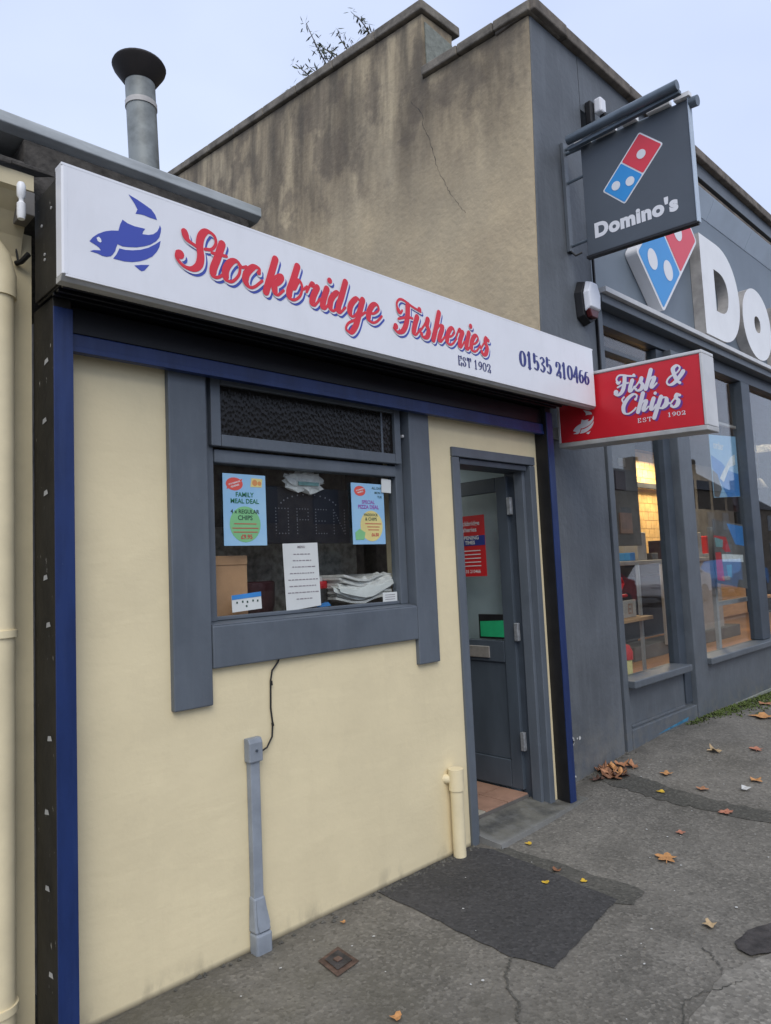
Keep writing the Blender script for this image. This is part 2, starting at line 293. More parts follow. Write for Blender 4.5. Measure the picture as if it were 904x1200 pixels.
# ------------------------------------------------------------------ object helpers
def place(o, parent=None):
    COL.objects.link(o)
    if parent is not None:
        o.parent = parent; o.matrix_parent_inverse = parent.matrix_basis.inverted()
    return o
def thing(name, label, cat, loc=(0, 0, 0), group=None):
    o = bpy.data.objects.new(name, None); COL.objects.link(o); o.location = loc
    o.empty_display_size = .1
    o['label'] = label; o['category'] = cat
    if group: o['group'] = group
    return o
def tag(o, label, cat, group=None):
    o['label'] = label; o['category'] = cat
    if group: o['group'] = group
    return o
def struct(o, kind='structure'):
    o['kind'] = kind; return o
class MB:
    def __init__(s): s.v = []; s.f = []; s.mi = []
    def add(s, vs, fs, mi=0):
        k = len(s.v); s.v += [tuple(p) for p in vs]; s.f += [tuple(i+k for i in f) for f in fs]; s.mi += [mi]*len(fs); return s
    def box(s, x0, x1, y0, y1, z0, z1, mi=0):
        return s.add([(x0,y0,z0),(x1,y0,z0),(x1,y1,z0),(x0,y1,z0),(x0,y0,z1),(x1,y0,z1),(x1,y1,z1),(x0,y1,z1)],
                     [(0,3,2,1),(4,5,6,7),(0,1,5,4),(1,2,6,5),(2,3,7,6),(3,0,4,7)], mi)
    def prism(s, pts, fn0, fn1, mi=0):
        """pts: 2D outline; fn0/fn1 map a 2D point to the near and far 3D cap"""
        tri = tessellate_polygon([[Vector((p[0], p[1], 0)) for p in pts]])
        n = len(pts); vs = [fn0(p) for p in pts]+[fn1(p) for p in pts]
        fs = [tuple(t) for t in tri]+[tuple(i+n for i in reversed(t)) for t in tri]+[(i, (i+1) % n, n+(i+1) % n, n+i) for i in range(n)]
        return s.add(vs, fs, mi)
    def tube(s, path, r, seg=10, mi=0, cap=True):
        path = [Vector(p) for p in path]; rs = r if isinstance(r, (list, tuple)) else [r]*len(path)
        vs = []; prev = None
        for i, p in enumerate(path):
            d = (path[min(i+1, len(path)-1)]-path[max(i-1, 0)]).normalized()
            if prev is None: a = d.orthogonal().normalized()
            else: a = (prev-d*prev.dot(d)).normalized()
            prev = a; c = d.cross(a)
            for k in range(seg):
                t = 2*math.pi*k/seg; vs.append(p+(a*math.cos(t)+c*math.sin(t))*rs[i])
        fs = []
        for i in range(len(path)-1):
            for k in range(seg): fs.append((i*seg+k, i*seg+(k+1) % seg, (i+1)*seg+(k+1) % seg, (i+1)*seg+k))
        if cap: fs += [tuple(reversed(range(seg))), tuple(range((len(path)-1)*seg, len(path)*seg))]
        return s.add(vs, fs, mi)
    def lathe(s, prof, origin, axis='z', seg=28, mi=0):
        ox, oy, oz = origin; vs = []; n = len(prof)
        for k in range(seg):
            t = 2*math.pi*k/seg
            for r, h in prof:
                a, bb = r*math.cos(t), r*math.sin(t)
                vs.append((ox+a, oy+bb, oz+h) if axis == 'z' else (ox+a, oy+h, oz+bb))
        fs = []
        for k in range(seg):
            k2 = (k+1) % seg
            for i in range(n-1): fs.append((k*n+i, k2*n+i, k2*n+i+1, k*n+i+1))
        fs.append(tuple(k*n for k in reversed(range(seg)))); fs.append(tuple(k*n+n-1 for k in range(seg)))
        return s.add(vs, fs, mi)
    def build(s, name, mats, parent=None, bevel=0, smooth=False, label=None, xf=None):
        me = bpy.data.meshes.new(name)
        me.from_pydata([tuple(xf(p)) for p in s.v] if xf else s.v, [], s.f)
        for mm in (mats if isinstance(mats, list) else [mats]): me.materials.append(mm)
        me.polygons.foreach_set('material_index', s.mi)
        bmm = bmesh.new(); bmm.from_mesh(me); bmesh.ops.recalc_face_normals(bmm, faces=bmm.faces); bmm.to_mesh(me); bmm.free()
        if smooth:
            me.polygons.foreach_set('use_smooth', [True]*len(me.polygons)); me.set_sharp_from_angle(angle=R(40))
        me.update()
        o = bpy.data.objects.new(name, me); place(o, parent)
        if bevel:
            bv = o.modifiers.new('bevel', 'BEVEL'); bv.width = bevel; bv.segments = 2; bv.limit_method = 'ANGLE'; bv.angle_limit = R(35)
        if label: o['label'] = label
        return o
def box(name, mt, parent, x0, x1, y0, y1, z0, z1, bevel=.004, label=None, xf=None):
    return MB().box(x0, x1, y0, y1, z0, z1).build(name, mt, parent, bevel, label=label, xf=xf)
def gridwall(xs, zs, holes, y0, y1):
    """wall sheet of thickness y0..y1 with rectangular openings and no inner faces"""
    m = MB(); nx, nz = len(xs)-1, len(zs)-1
    def solid(i, j):
        if i < 0 or j < 0 or i >= nx or j >= nz: return False
        cx, cz = (xs[i]+xs[i+1])/2, (zs[j]+zs[j+1])/2
        return not any(h[0] < cx < h[1] and h[2] < cz < h[3] for h in holes)
    for i in range(nx):
        for j in range(nz):
            if not solid(i, j): continue
            a, b2, c, d = xs[i], xs[i+1], zs[j], zs[j+1]
            m.add([(a,y0,c),(b2,y0,c),(b2,y0,d),(a,y0,d)], [(0,1,2,3)]); m.add([(a,y1,c),(b2,y1,c),(b2,y1,d),(a,y1,d)], [(3,2,1,0)])
            if not solid(i-1, j): m.add([(a,y0,c),(a,y1,c),(a,y1,d),(a,y0,d)], [(0,3,2,1)])
            if not solid(i+1, j): m.add([(b2,y0,c),(b2,y1,c),(b2,y1,d),(b2,y0,d)], [(0,1,2,3)])
            if not solid(i, j-1): m.add([(a,y0,c),(b2,y0,c),(b2,y1,c),(a,y1,c)], [(3,2,1,0)])
            if not solid(i, j+1): m.add([(a,y0,d),(b2,y0,d),(b2,y1,d),(a,y1,d)], [(0,1,2,3)])
    return m
def weld(o):
    bm = bmesh.new(); bm.from_mesh(o.data); bmesh.ops.remove_doubles(bm, verts=bm.verts, dist=1e-5)
    bmesh.ops.recalc_face_normals(bm, faces=bm.faces); bm.to_mesh(o.data); bm.free(); return o
def sstep(a, b, x):
    t = min(1, max(0, (x-a)/(b-a))); return t*t*(3-2*t)
def gz(x, y):                       # height of the pavement
    return .12*sstep(3.6, 6.2, x)*(1-.5*sstep(6.6, 9, x))*sstep(-1.8, 0, y)

# ---------- stroke lettering
def catmull(pts, step=7):
    if len(pts) == 2: return [Vector(pts[0]).lerp(Vector(pts[1]), i/3) for i in range(4)]
    closed = pts[0] == pts[-1]; P = [Vector(p) for p in pts]; o = []
    for i in range(len(P)-1):
        p1, p2 = P[i], P[i+1]
        p0 = P[i-1] if i else (P[-2] if closed else p1*2-p2); p3 = P[i+2] if i+2 < len(P) else (P[1] if closed else p2*2-p1)
        for k in range(step):
            t = k/step; o.append(.5*((2*p1)+(p2-p0)*t+(2*p0-5*p1+4*p2-p3)*t*t+(3*p1-p0-3*p2+p3)*t**3))
    o.append(P[-1]); return o
def stroke(mb, pts, wfun, put, lift=0.0, extra=0.0, dl=.00002):
    """ribbon along pts (2D); put(x, z, depth) gives the 3D point; depth creeps so that loops never lie in one plane"""
    c = catmull(pts); n = len(c); L = []; Rr = []; cx = []
    for i in range(n):
        d = c[min(i+1, n-1)]-c[max(i-1, 0)]
        if d.length < 1e-9: d = Vector((1, 0))
        d.normalize(); w_ = wfun(d)/2+extra; nn = Vector((-d.y, d.x))
        L.append(c[i]+nn*w_); Rr.append(c[i]-nn*w_); cx.append((c[i], d, w_))
    k = 0; vs = []; fs = []
    for i in range(n): vs += [put(L[i].x, L[i].y, lift+i*dl), put(Rr[i].x, Rr[i].y, lift+i*dl)]
    for i in range(n-1): fs.append((2*i, 2*i+1, 2*i+3, 2*i+2))
    mb.add(vs, fs)
    for idx, sg in ((0, -1), (n-1, 1)):
        p, d, w_ = cx[idx]; nn = Vector((-d.y, d.x)); dep = lift+idx*dl
        pts2 = [p+nn*(w_*math.cos(a))+d*(sg*w_*math.sin(a)) for a in [math.pi*q/6 for q in range(7)]]
        mb.add([put(q.x, q.y, dep) for q in pts2], [tuple(range(7))])
def dot(mb, c, r, put, lift, seg=14, sx=1.0):
    mb.add([put(c[0]+r*sx*math.cos(2*math.pi*k/seg), c[1]+r*math.sin(2*math.pi*k/seg), lift) for k in range(seg)], [tuple(range(seg))])
G = {
 't': ([[(.38,1.5),(.3,.85),(.22,.3),(.36,.03),(.62,.12),(.85,.45)],[(0,1.0),(.7,1.04)]], [], .85),
 'o': ([[(.5,.97),(.22,.85),(.05,.45),(.2,.06),(.5,.05),(.75,.4),(.72,.8),(.5,.97)],[(.66,.85),(.85,.78),(1.05,.86)]], [], 1.0),
 'c': ([[(.72,.74),(.66,.95),(.36,.95),(.08,.6),(.08,.25),(.34,.02),(.62,.1),(.95,.45)]], [((.68,.76),.11)], .95),
 'k': ([[(.28,1.6),(.2,.8),(.12,.02)],[(.2,.35),(.45,.8),(.68,.96),(.74,.78),(.55,.52),(.32,.48)],[(.45,.5),(.56,.16),(.74,.02),(1.0,.3)]], [], 1.05),
 'b': ([[(.3,1.6),(.2,.9),(.1,.35),(.22,.04),(.5,.03),(.76,.3),(.78,.7),(.6,.95),(.4,.86),(.3,.6)],[(.78,.62),(.92,.66),(1.05,.8)]], [], 1.0),
 'r': ([[(-.02,.55),(.12,.95),(.2,1.06),(.3,.9),(.55,.9)],[(.56,.9),(.42,.45),(.42,.1),(.6,.04),(.85,.4)]], [((.17,1.02),.09)], .85),
 'i': ([[(.25,.98),(.15,.45),(.17,.08),(.36,.03),(.62,.4)]], [((.34,1.42),.15)], .55),
 'd': ([[(.66,.86),(.38,.97),(.1,.62),(.08,.22),(.3,.02),(.55,.3),(.66,.7)],[(.74,1.6),(.65,.85),(.56,.28),(.7,.02),(.98,.35)]], [], 1.0),
 'g': ([[(.66,.86),(.38,.97),(.1,.62),(.08,.22),(.3,.02),(.55,.3),(.66,.7)],[(.74,.98),(.66,.3),(.56,-.4),(.32,-.78),(.02,-.66),(.12,-.35),(.5,-.08),(1.0,.4)]], [], 1.0),
 'e': ([[(.1,.42),(.42,.5),(.66,.75),(.5,.98),(.24,.88),(.06,.5),(.12,.12),(.38,0),(.66,.12),(.92,.45)]], [], .85),
 's': ([[(-.05,.25),(.2,.65),(.42,1.08)],[(.42,1.02),(.42,.72),(.62,.4),(.52,.06),(.22,0),(.06,.16)]], [((.10,.14),.12)], .75),
 'z': ([[(.0,.3),(.3,.75),(.5,1.02)],[(.62,.92),(.42,1.02),(.36,.76),(.58,.45),(.52,.08),(.25,-.03),(.08,.12)]], [((.62,.9),.12),((.12,.1),.13)], .75),
 'h': ([[(.28,1.6),(.2,.8),(.1,.02)],[(.15,.35),(.4,.85),(.64,.95),(.68,.7),(.56,.2),(.7,.02),(.98,.35)]], [], 1.0),
 'p': ([[(.28,1.02),(.14,.2),(.0,-.7)],[(.15,.45),(.4,.9),(.7,.85),(.78,.45),(.55,.06),(.2,.1)],[(.55,.06),(.8,.1),(1.0,.4)]], [], 1.0),
 'C': ([[(1.0,1.15),(1.02,1.5),(.74,1.66),(.34,1.35),(.1,.72),(.24,.14),(.6,-.02),(.95,.2),(1.1,.42)],[(.02,1.1),(-.1,1.35),(.02,1.55)]], [((.98,1.18),.13)], 1.15),
 '&': ([[(1.15,.95),(1.0,.62),(.62,.1),(.25,.0),(.04,.3),(.2,.66),(.7,.95),(.86,1.3),(.62,1.55),(.36,1.35),(.46,.95),(.78,.3),(1.05,.02)]], [((1.13,.93),.11)], 1.2),
}
SLANT = .34
def glyph_strokes(ch, x0, wid, base, xh):
    st, dots, gw = G[ch]; kx = wid/gw
    f = lambda p: (x0+(p[0])*kx+SLANT*.8*p[1]*xh*.9-.02*xh, base+p[1]*xh)
    return [[f(p) for p in s] for s in st], [(f(c), r*xh) for c, r in dots]
def pen(thick, thin, slant=.3):
    dn = Vector((-slant, -1)).normalized()
    def f(d): 
        t = max(0, d.dot(dn)); return thin+(thick-thin)*t**1.3
    return f
def didone(thick, thin):
    return lambda d: thin+(thick-thin)*abs(d.y)**2
DG = {
 '0': [[(.27,1),(.06,.75),(.06,.25),(.27,0),(.49,.25),(.49,.75),(.27,1)]],
 '1': [[(.27,1),(.27,0)],[(.1,0),(.44,0)],[(.1,.86),(.27,1)]],
 '2': [[(.08,.72),(.16,.95),(.36,.98),(.49,.78),(.38,.45),(.08,.06)],[(.06,.03),(.5,.03)],[(.5,.03),(.5,.25)]],
 '3': [[(.07,.88),(.3,1),(.46,.78),(.22,.54)],[(.22,.54),(.49,.3),(.3,0),(.05,.12)]],
 '4': [[(.42,1),(.42,0)],[(.42,1),(.04,.32)],[(.04,.3),(.56,.3)]],
 '5': [[(.12,1),(.12,.55)],[(.12,.97),(.46,.97)],[(.12,.55),(.36,.62),(.5,.32),(.34,.02),(.07,.1)]],
 '6': [[(.47,.93),(.22,.86),(.06,.45),(.12,.1),(.28,0),(.49,.25),(.42,.52),(.26,.58),(.08,.4)]],
 '9': [[(.08,.07),(.33,.14),(.49,.55),(.43,.9),(.27,1),(.06,.75),(.13,.48),(.29,.42),(.47,.6)]],
 'E': [[(.14,1),(.14,0)],[(.05,1),(.46,1)],[(.05,0),(.48,0)],[(.14,.52),(.36,.52)],[(.46,1),(.46,.8)],[(.48,0),(.48,.22)]],
 'S': [[(.44,.78),(.4,.97),(.22,1),(.08,.78),(.24,.56),(.46,.3),(.36,.02),(.16,0),(.06,.25)]],
 'T': [[(.28,1),(.28,0)],[(.04,1),(.52,1)],[(.18,0),(.38,0)],[(.04,1),(.04,.8)],[(.52,1),(.52,.8)]],
}
def digits(mb, s, x0, x1, z0, h, wf, put, lift):
    adv = (x1-x0)/sum(.55 if c == ' ' else 1 for c in s)
    x = x0
    for c in s:
        if c != ' ':
            for k, st in enumerate(DG[c]):
                stroke(mb, [(x+p[0]*adv/.72, z0+p[1]*h) for p in st], wf, put, lift+k*.0006)
        x += adv*(.55 if c == ' ' else 1)

_dg = None
def text_mesh(body, size, bold=0.0, extrude=0.0, align='CENTER', sx=1.0, spacing=1.0, res=3):
    """built-in sans lettering as (verts, faces) in 2D"""
    cu = bpy.data.curves.new('t', 'FONT'); cu.body = body; cu.size = size; cu.offset = bold; cu.align_x = align
    cu.extrude = extrude; cu.resolution_u = res; cu.space_character = spacing; cu.space_line = .95
    o = bpy.data.objects.new('t', cu); COL.objects.link(o)
    dg = bpy.context.evaluated_depsgraph_get(); me = bpy.data.meshes.new_from_object(o.evaluated_get(dg))
    vs = [(v.co.x*sx, v.co.y, v.co.z) for v in me.vertices]; fs = [tuple(p.vertices) for p in me.polygons]
    bpy.data.objects.remove(o); bpy.data.curves.remove(cu); bpy.data.meshes.remove(me)
    return vs, fs
def put_text(mb, body, size, cx, cz, put, lift, bold=0.0, align='CENTER', sx=1.0, ang=0, mi=0, spacing=1.0):
    vs, fs = text_mesh(body, size, bold, 0, align, sx, spacing)
    ca, sa = math.cos(ang), math.sin(ang)
    mb.add([put(cx+x*ca-y*sa, cz+x*sa+y*ca, lift) for x, y, z in vs], fs, mi)

def fit_text(mb, body, x0, x1, z0, cap, put, lift, bold):
    vs, fs = text_mesh(body, 1.0, bold, 0, 'LEFT', spacing=1.08, res=5)
    a, b2 = min(v[0] for v in vs), max(v[0] for v in vs); dv, _ = text_mesh(body[0], 1.0, bold, 0, 'LEFT')
    c, d = min(v[1] for v in dv), max(v[1] for v in dv)
    mb.add([put(x0+(v[0]-a)/(b2-a)*(x1-x0), z0+(v[1]-c)/(d-c)*cap, lift) for v in vs], fs)

# ================================================================== GROUND
def sheet(xs, ys, off, hole=None):
    m = MB(); nx = len(xs)
    vs = [(x, y, gz(x, y)+off) for y in ys for x in xs]
    fs = [(j*nx+i, j*nx+i+1, (j+1)*nx+i+1, (j+1)*nx+i) for j in range(len(ys)-1) for i in range(nx-1)]
    return m.add(vs, fs)
rng = lambda a, b2, n: [a+(b2-a)*i/n for i in range(n+1)]
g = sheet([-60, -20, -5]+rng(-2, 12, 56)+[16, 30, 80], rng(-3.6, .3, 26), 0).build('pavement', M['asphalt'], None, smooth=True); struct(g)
g = MB().box(-300, 300, -300, -3.75, -.30, -.12).build('road', M['road']); struct(g)
g = MB().box(-300, 300, .3, 300, -.3, -.02).build('ground', M['road']); struct(g)
kb = MB().box(-60, 80, -3.75, -3.6, -.25, .004).build('kerb', M['kerb'], None, .015); struct(kb)
def flat_poly(name, pts, mt, off, thick=.0, jag=0.0, sub=1):
    P = []
    for i in range(len(pts)):
        a, b2 = Vector(pts[i]), Vector(pts[(i+1) % len(pts)])
        k = max(1, int((b2-a).length/.05)) if jag else sub
        for q in range(k):
            p = a.lerp(b2, q/k); P.append((p.x+random.uniform(-jag, jag), p.y+random.uniform(-jag, jag)))
    tri = tessellate_polygon([[Vector((p[0], p[1], 0)) for p in P]])
    o = MB().add([(x, y, gz(x, y)+off) for x, y in P], [tuple(t) for t in tri]).build(name, mt)
    return struct(o)
def flat_poly_sub(name, pts, mt, off, jag=.0):
    """poly cut into strips along x so that it follows the pavement"""
    o = flat_poly(name, pts, mt, off, jag=jag)
    bm = bmesh.new(); bm.from_mesh(o.data)
    for k in range(-10, 60):
        geom = bm.verts[:]+bm.edges[:]+bm.faces[:]
        bmesh.ops.bisect_plane(bm, geom=geom, plane_co=(3.6+k*.15, 0, 0), plane_no=(1, 0, 0))
    for k in range(20):
        geom = bm.verts[:]+bm.edges[:]+bm.faces[:]
        bmesh.ops.bisect_plane(bm, geom=geom, plane_co=(0, -1.9+k*.12, 0), plane_no=(0, 1, 0))
    for v in bm.verts: v.co.z = gz(v.co.x, v.co.y)+off
    bm.to_mesh(o.data); bm.free(); return o
flat_poly('pavement_patch', [(2.46,.0),(3.18,.0),(3.24,-.12),(3.20,-.5),(3.13,-.94),(2.46,-1.03),(2.41,-.85)], M['patch'], .004, jag=.006)
flat_poly('pavement_patch', [(3.10,-.94),(3.19,-.5),(3.23,-.13),(3.31,-.19),(3.31,-.6),(3.30,-.99),(3.13,-1.02)], M['seam'], .0035, jag=.012)
flat_poly_sub('pavement_seam', [(4.62,.09),(4.56,-.2),(4.50,-.55),(4.52,-.9),(4.58,-1.4),(4.7,-2.2),(4.92,-2.2),(4.80,-1.4),(4.72,-.9),(4.74,-.55),(4.82,-.2),(4.9,.09)], M['seam'], .003, .02)
flat_poly('pavement_slab', [(2.36,-1.56),(2.86,-1.53),(3.15,-1.62),(3.6,-1.75),(4.2,-2.6),(4.4,-3.2),(2.0,-3.2),(2.1,-2.2)], M['concrete'], .004, jag=.008)
cov = flat_poly('utility_cover', [(3.05,-1.51),(3.10,-1.475),(3.22,-1.485),(3.32,-1.53),(3.5,-1.56),(3.5,-1.78),(3.3,-1.70),(3.12,-1.63),(3.03,-1.56)], M['iron'], .009, jag=.008)
# cracks in the surface: thin wandering slots
def crack(name, pts, wd, off=.0055, mt=None):
    mt = mt or M['seam']; wd *= .8
    mb = MB(); c = catmull(pts, 8); random.seed(3)
    vs = []; fs = []
    for i, p in enumerate(c):
        d = (c[min(i+1, len(c)-1)]-c[max(i-1, 0)]).normalized(); nn = Vector((-d.y, d.x))
        ww = wd*random.uniform(.4, 1.2); q = p+nn*random.uniform(-.008, .008)
        for s_ in (ww, -ww): a = q+nn*s_; vs.append((a.x, a.y, gz(a.x, a.y)+off))
    fs = [(2*i, 2*i+1, 2*i+3, 2*i+2) for i in range(len(c)-1)]
    return struct(mb.add(vs, fs).build(name, mt or M['patch']))
crack('pavement_crack', [(2.41,-.86),(2.33,-.90),(2.25,-.95),(2.18,-1.05),(2.10,-1.11),(1.98,-1.2)], .006)
crack('pavement_crack', [(2.86,-1.52),(2.92,-1.47),(2.98,-1.40)], .004)
crack('pavement_crack', [(2.84,-1.60),(2.74,-1.56),(2.62,-1.50),(2.5,-1.52),(2.3,-1.6)], .003)
# rusty stopcock cover
t = thing('drain_cover', 'small square rusty iron stopcock cover set in the pavement below the cream wall', 'drain cover', (1.92, -.35, 0))
MB().add([(1.862,-.286,.007),(1.988,-.262,.007),(1.975,-.415,.007),(1.843,-.435,.007)], [(0,1,2,3)]).build('cover_rim', M['rust'], t)
MB().add([(1.882,-.305,.012),(1.965,-.290,.012),(1.957,-.393,.012),(1.868,-.405,.012)], [(0,1,2,3)]).build('cover_lid', M['iron'], t)
box('lid_stud', M['rust'], t, 1.90, 1.93, -.365, -.335, .0122, .02)

# ================================================================== FISH SHOP
shop = thing('fish_and_chip_shop', 'single-storey cream fish and chip shop with slate grey window surround and open door', 'shop', (2.5, 0, 0))
WX0, WX1 = .97, 4.10
o = gridwall([WX0, 1.56, 2.83, 3.25, 4.03, WX1], [-.06, .05, 1.39, 2.30, 2.56, 2.72], [(1.56, 2.83, 1.39, 2.56), (3.25, 4.03, -.1, 2.30)], 0, .2).build('wall', M['cream'], shop); weld(o)
# window surround
box('surround_board', M['slate'], shop, 1.382, 1.560, -.028, .05, 1.062, 2.61, .006)
box('surround_board', M['slate'], shop, 2.826, 2.992, -.028, .05, 1.072, 2.61, .006)
box('sill', M['slate'], shop, 1.563, 2.823, -.030, .06, 1.212, 1.392, .006)
MB().prism([(.0,1.392),(.085,1.392),(.085,1.408),(.0,1.396)], lambda p: (1.565,p[0]-.022,p[1]), lambda p: (2.820,p[0]-.022,p[1])).build('sill_bead', M['slate'], shop, .002)
wf = MB()
box('window_frame', M['slate'], shop, 1.565, 1.625, .035, .10, 1.405, 2.53, .004)
box('window_frame', M['slate'], shop, 2.765, 2.822, .035, .10, 1.405, 2.53, .004)
box('transom', M['slate'], shop, 1.627, 2.763, .03, .10, 2.108, 2.168, .005)
box('window_head', M['slate'], shop, 1.627, 2.763, .035, .10, 2.49, 2.53, .004)
box('glazing_bead', M['slate'], shop, 1.627, 2.763, .045, .085, 1.408, 1.425, .003)
pane = box('pane', M['glass'], shop, 1.624, 2.766, .066, .072, 1.424, 2.110, 0)
cas = box('casement', M['slate'], shop, 1.600, 1.650, .004, .045, 2.178, 2.50, .004)
box('rail', M['slate'], cas, 1.652, 2.742, .004, .045, 2.178, 2.232, .004)
box('rail', M['slate'], cas, 1.652, 2.742, .004, .045, 2.46, 2.50, .004)
box('stile', M['slate'], cas, 2.744, 2.790, .004, .045, 2.178, 2.50, .004)
box('stile', M['slate'], cas, 2.655, 2.668, .020, .04, 2.233, 2.458, .002)
box('pane', M['obscure'], cas, 1.645, 2.75, .024, .030, 2.228, 2.47, 0)
box('catch', M['white_alu'], cas, 2.80, 2.812, .0, .03, 2.33, 2.345, .002)
# door frame
box('architrave', M['slate'], shop, 3.200, 3.262, -.016, .06, -.03, 2.252, .004)
box('architrave', M['slate'], shop, 3.998, 4.056, -.016, .06, .02, 2.252, .004)
box('architrave', M['slate'], shop, 3.200, 4.056, -.018, .06, 2.255, 2.312, .004)
box('door_frame', M['slate'], shop, 3.264, 3.285, .0, .17, -.02, 2.23, .003)
box('door_frame', M['slate'], shop, 3.965, 3.996, .03, .10, .02, 2.23, .003)
box('door_frame', M['slate_dark'], shop, 3.980, 4.020, .102, .19, .02, 2.23, .003)
box('door_frame', M['slate_dark'], shop, 3.287, 3.978, .0, .17, 2.215, 2.25, .003)
# open door leaf, hinged on the right and swung inwards
LX0, LX1, LY0, LY1 = 3.955, 3.998, .155, .935
dr = box('door', M['door'], shop, LX0, LX1, LY0+.003, LY0+.095, .10, 2.20, .004, 'half-glazed grey door standing open inwards')
box('stile', M['door'], dr, LX0, LX1, LY1-.095, LY1, .10, 2.20, .004)
box('rail', M['door'], dr, LX0, LX1, LY0+.098, LY1-.098, 2.10, 2.20, .004)
box('rail', M['door'], dr, LX0, LX1, LY0+.098, LY1-.098, .93, 1.075, .004)
box('rail', M['door'], dr, LX0, LX1, LY0+.098, LY1-.098, .10, .28, .004)
box('panel', M['door'], dr, LX0+.012, LX1-.01, LY0+.098, LY1-.098, .283, .928, .002)
box('pane', M['glass'], dr, LX0+.018, LX0+.024, LY0+.098, LY1-.098, 1.078, 2.098, 0)
lp = MB().box(LX0-.012, LX0-.001, .375, .60, .955, 1.035).build('letter_plate', M['silver'], dr, .004)
for z in (1.93, 1.08, .36):
    h = box('hinge', M['hinge'], shop, 3.935, 3.963, .118, .150, z, z+.12, .004)
# tiled threshold and floor
fl = box('floor', M['grout'], shop, 3.287, 3.963, .128, 2.6, .0, .078, .002)
k = 0
for i in range(3):
    for j in range(8):
        x0 = 3.290+i*.224; y0 = .130+j*.224
        if i == 2: pass
        MB().box(x0, x0+.218, y0, y0+.218, .078, .088).build('tile', M['tile_b'] if (i == 0 and j < 2) or random.random() < .2 else M['tile_a'], fl, .002)
st = MB()
top = lambda x, y: .028+.035*sstep(-.15, .2, y)
vs = []; XS = rng(3.27, 4.24, 10); YS = rng(-.165, .126, 6)
for y in YS:
    for x in XS:
        vs.append((x+.03*(y < -.1)*(x > 4.2), y+(x-3.27)*.04*(1 if y < .1 else .0), top(x, y)+random.uniform(-.001, .001)))
nx = len(XS); fs = [(j*nx+i, j*nx+i+1, (j+1)*nx+i+1, (j+1)*nx+i) for j in range(6) for i in range(10)]
k0 = len(vs)
edge = list(range(0, nx)); vs += [(vs[i][0], vs[i][1]-.004, -.02) for i in edge]; fs += [(k0+i, k0+i+1, i+1, i) for i in range(nx-1)]
k1 = len(vs); left = [j*nx for j in range(7)]; vs += [(vs[i][0]-.004, vs[i][1], -.02) for i in left]; fs += [(left[j], left[j+1], k1+j+1, k1+j) for j in range(6)]
k2 = len(vs); right = [j*nx+nx-1 for j in range(7)]; vs += [(vs[i][0]+.004, vs[i][1], -.02) for i in right]; fs += [(k2+j, k2+j+1, right[j+1], right[j]) for j in range(6)]
stp = MB().add(vs, fs).build('doorstep', M['step'], shop, smooth=True)
# interior shell
box('room_wall', M['room'], shop, .98, 4.3, 3.2, 3.3, 0, 2.7, 0)
box('room_wall', M['room'], shop, .98, 1.05, .21, 3.19, 0, 2.7, 0)
box('room_wall', M['room_blue'], shop, 4.13, 4.22, .21, 3.19, 0, 2.7, 0)
box('ceiling', M['room_ceil'], shop, 1.06, 4.12, .21, 3.19, 2.5, 2.56, 0)
box('room_wall', M['room'], shop, 3.06, 3.14, .21, 2.2, 0, 2.49, 0)
box('interior_floor', M['mid_int'], shop, 1.06, 3.05, .21, 3.19, 0, .07, 0)
box('window_board', M['mid_int'], shop, 1.58, 2.81, .103, .46, 1.36, 1.40, .004)
box('partition', M['room'], shop, 1.3, 2.9, .62, .66, 1.0, 2.3, 0, 'brown-black partition behind the window display')
box('mottled_board', M['room_stone'], shop, 1.70, 2.9, .54, .60, 1.36, 1.86, .004)  # plain board in mottled grey behind the window items
Lw = bpy.data.lights.new('room_fill', 'AREA'); Lw.energy = 9; Lw.size = .8; Lw.color = (.95, 1, 1)  # added fill light to lift the window items, not a fitting of the shop
lo = bpy.data.objects.new('room_fill', Lw); COL.objects.link(lo); lo.location = (3.6, 1.5, 2.45); lo.parent = shop; lo.matrix_parent_inverse = Matrix.Translation((-2.5, 0, 0))
# shutter guides, beam, shutter box
for x in (.90, 4.10):
    nm = box('shutter_guide', M['blackw'] if x < 1 else M['black'], shop, x+.001, x+.066, -.094, .12 if x < 1 else .0, -.04 if x < 1 else .0, 2.652, .003)
    box('front_cover', M['navy'], nm, x, x+.07, -.103, -.096, -.04 if x < 1 else .0, 2.615, .002)
for z in [.25, .53, .79, 1.05, 1.45, 1.62, 1.93, 2.2, 2.42]:
    yy = random.uniform(-.07, -.02)
    MB().add([(.8985, yy, z), (.8985, yy+.045, z-.006), (.8985, yy+.04, z+.012), (.8985, yy+.01, z+.016)], [(0,1,2,3)]).build('bolt_scuff', M['grey_trim'], shop)
bm_ = box('shutter_rail', M['navy'], shop, .972, 4.098, -.075, -.04, 2.465, 2.535, .004)
box('rail_lip', M['navy'], bm_, .972, 4.098, -.079, -.0755, 2.465, 2.486, .001)
box('shutter_slat', M['darkbox'], shop, .972, 4.098, -.065, -.03, 2.538, 2.64, .004)
sb = box('shutter_box', M['darkbox'], shop, .888, 4.205, -.240, .035, 2.655, 3.060, .006)
for z in (2.665, 2.70, 2.735, 2.77): pass
box('end_plate', M['blackw'], sb, .881, .8875, -.238, .035, 2.66, 3.055, .003)
for (y, z) in ((-.05, 2.81), (-.05, 2.79), (-.02, 2.93), (-.12, 2.96)):
    MB().lathe([(.006, -.003), (.006, .0)], (0, 0, 0), 'z', 8).build('bolt', M['grey_trim'], sb, xf=lambda p, y=y, z=z: (.880+p[2], y+p[0]-.03, z+p[1]))
# soffit ribs under the box
for y in (-.23, -.18, -.135):
    box('soffit_rib', M['darkbox'], sb, .89, 4.18, y, y+.016, 2.642, 2.654, .002)
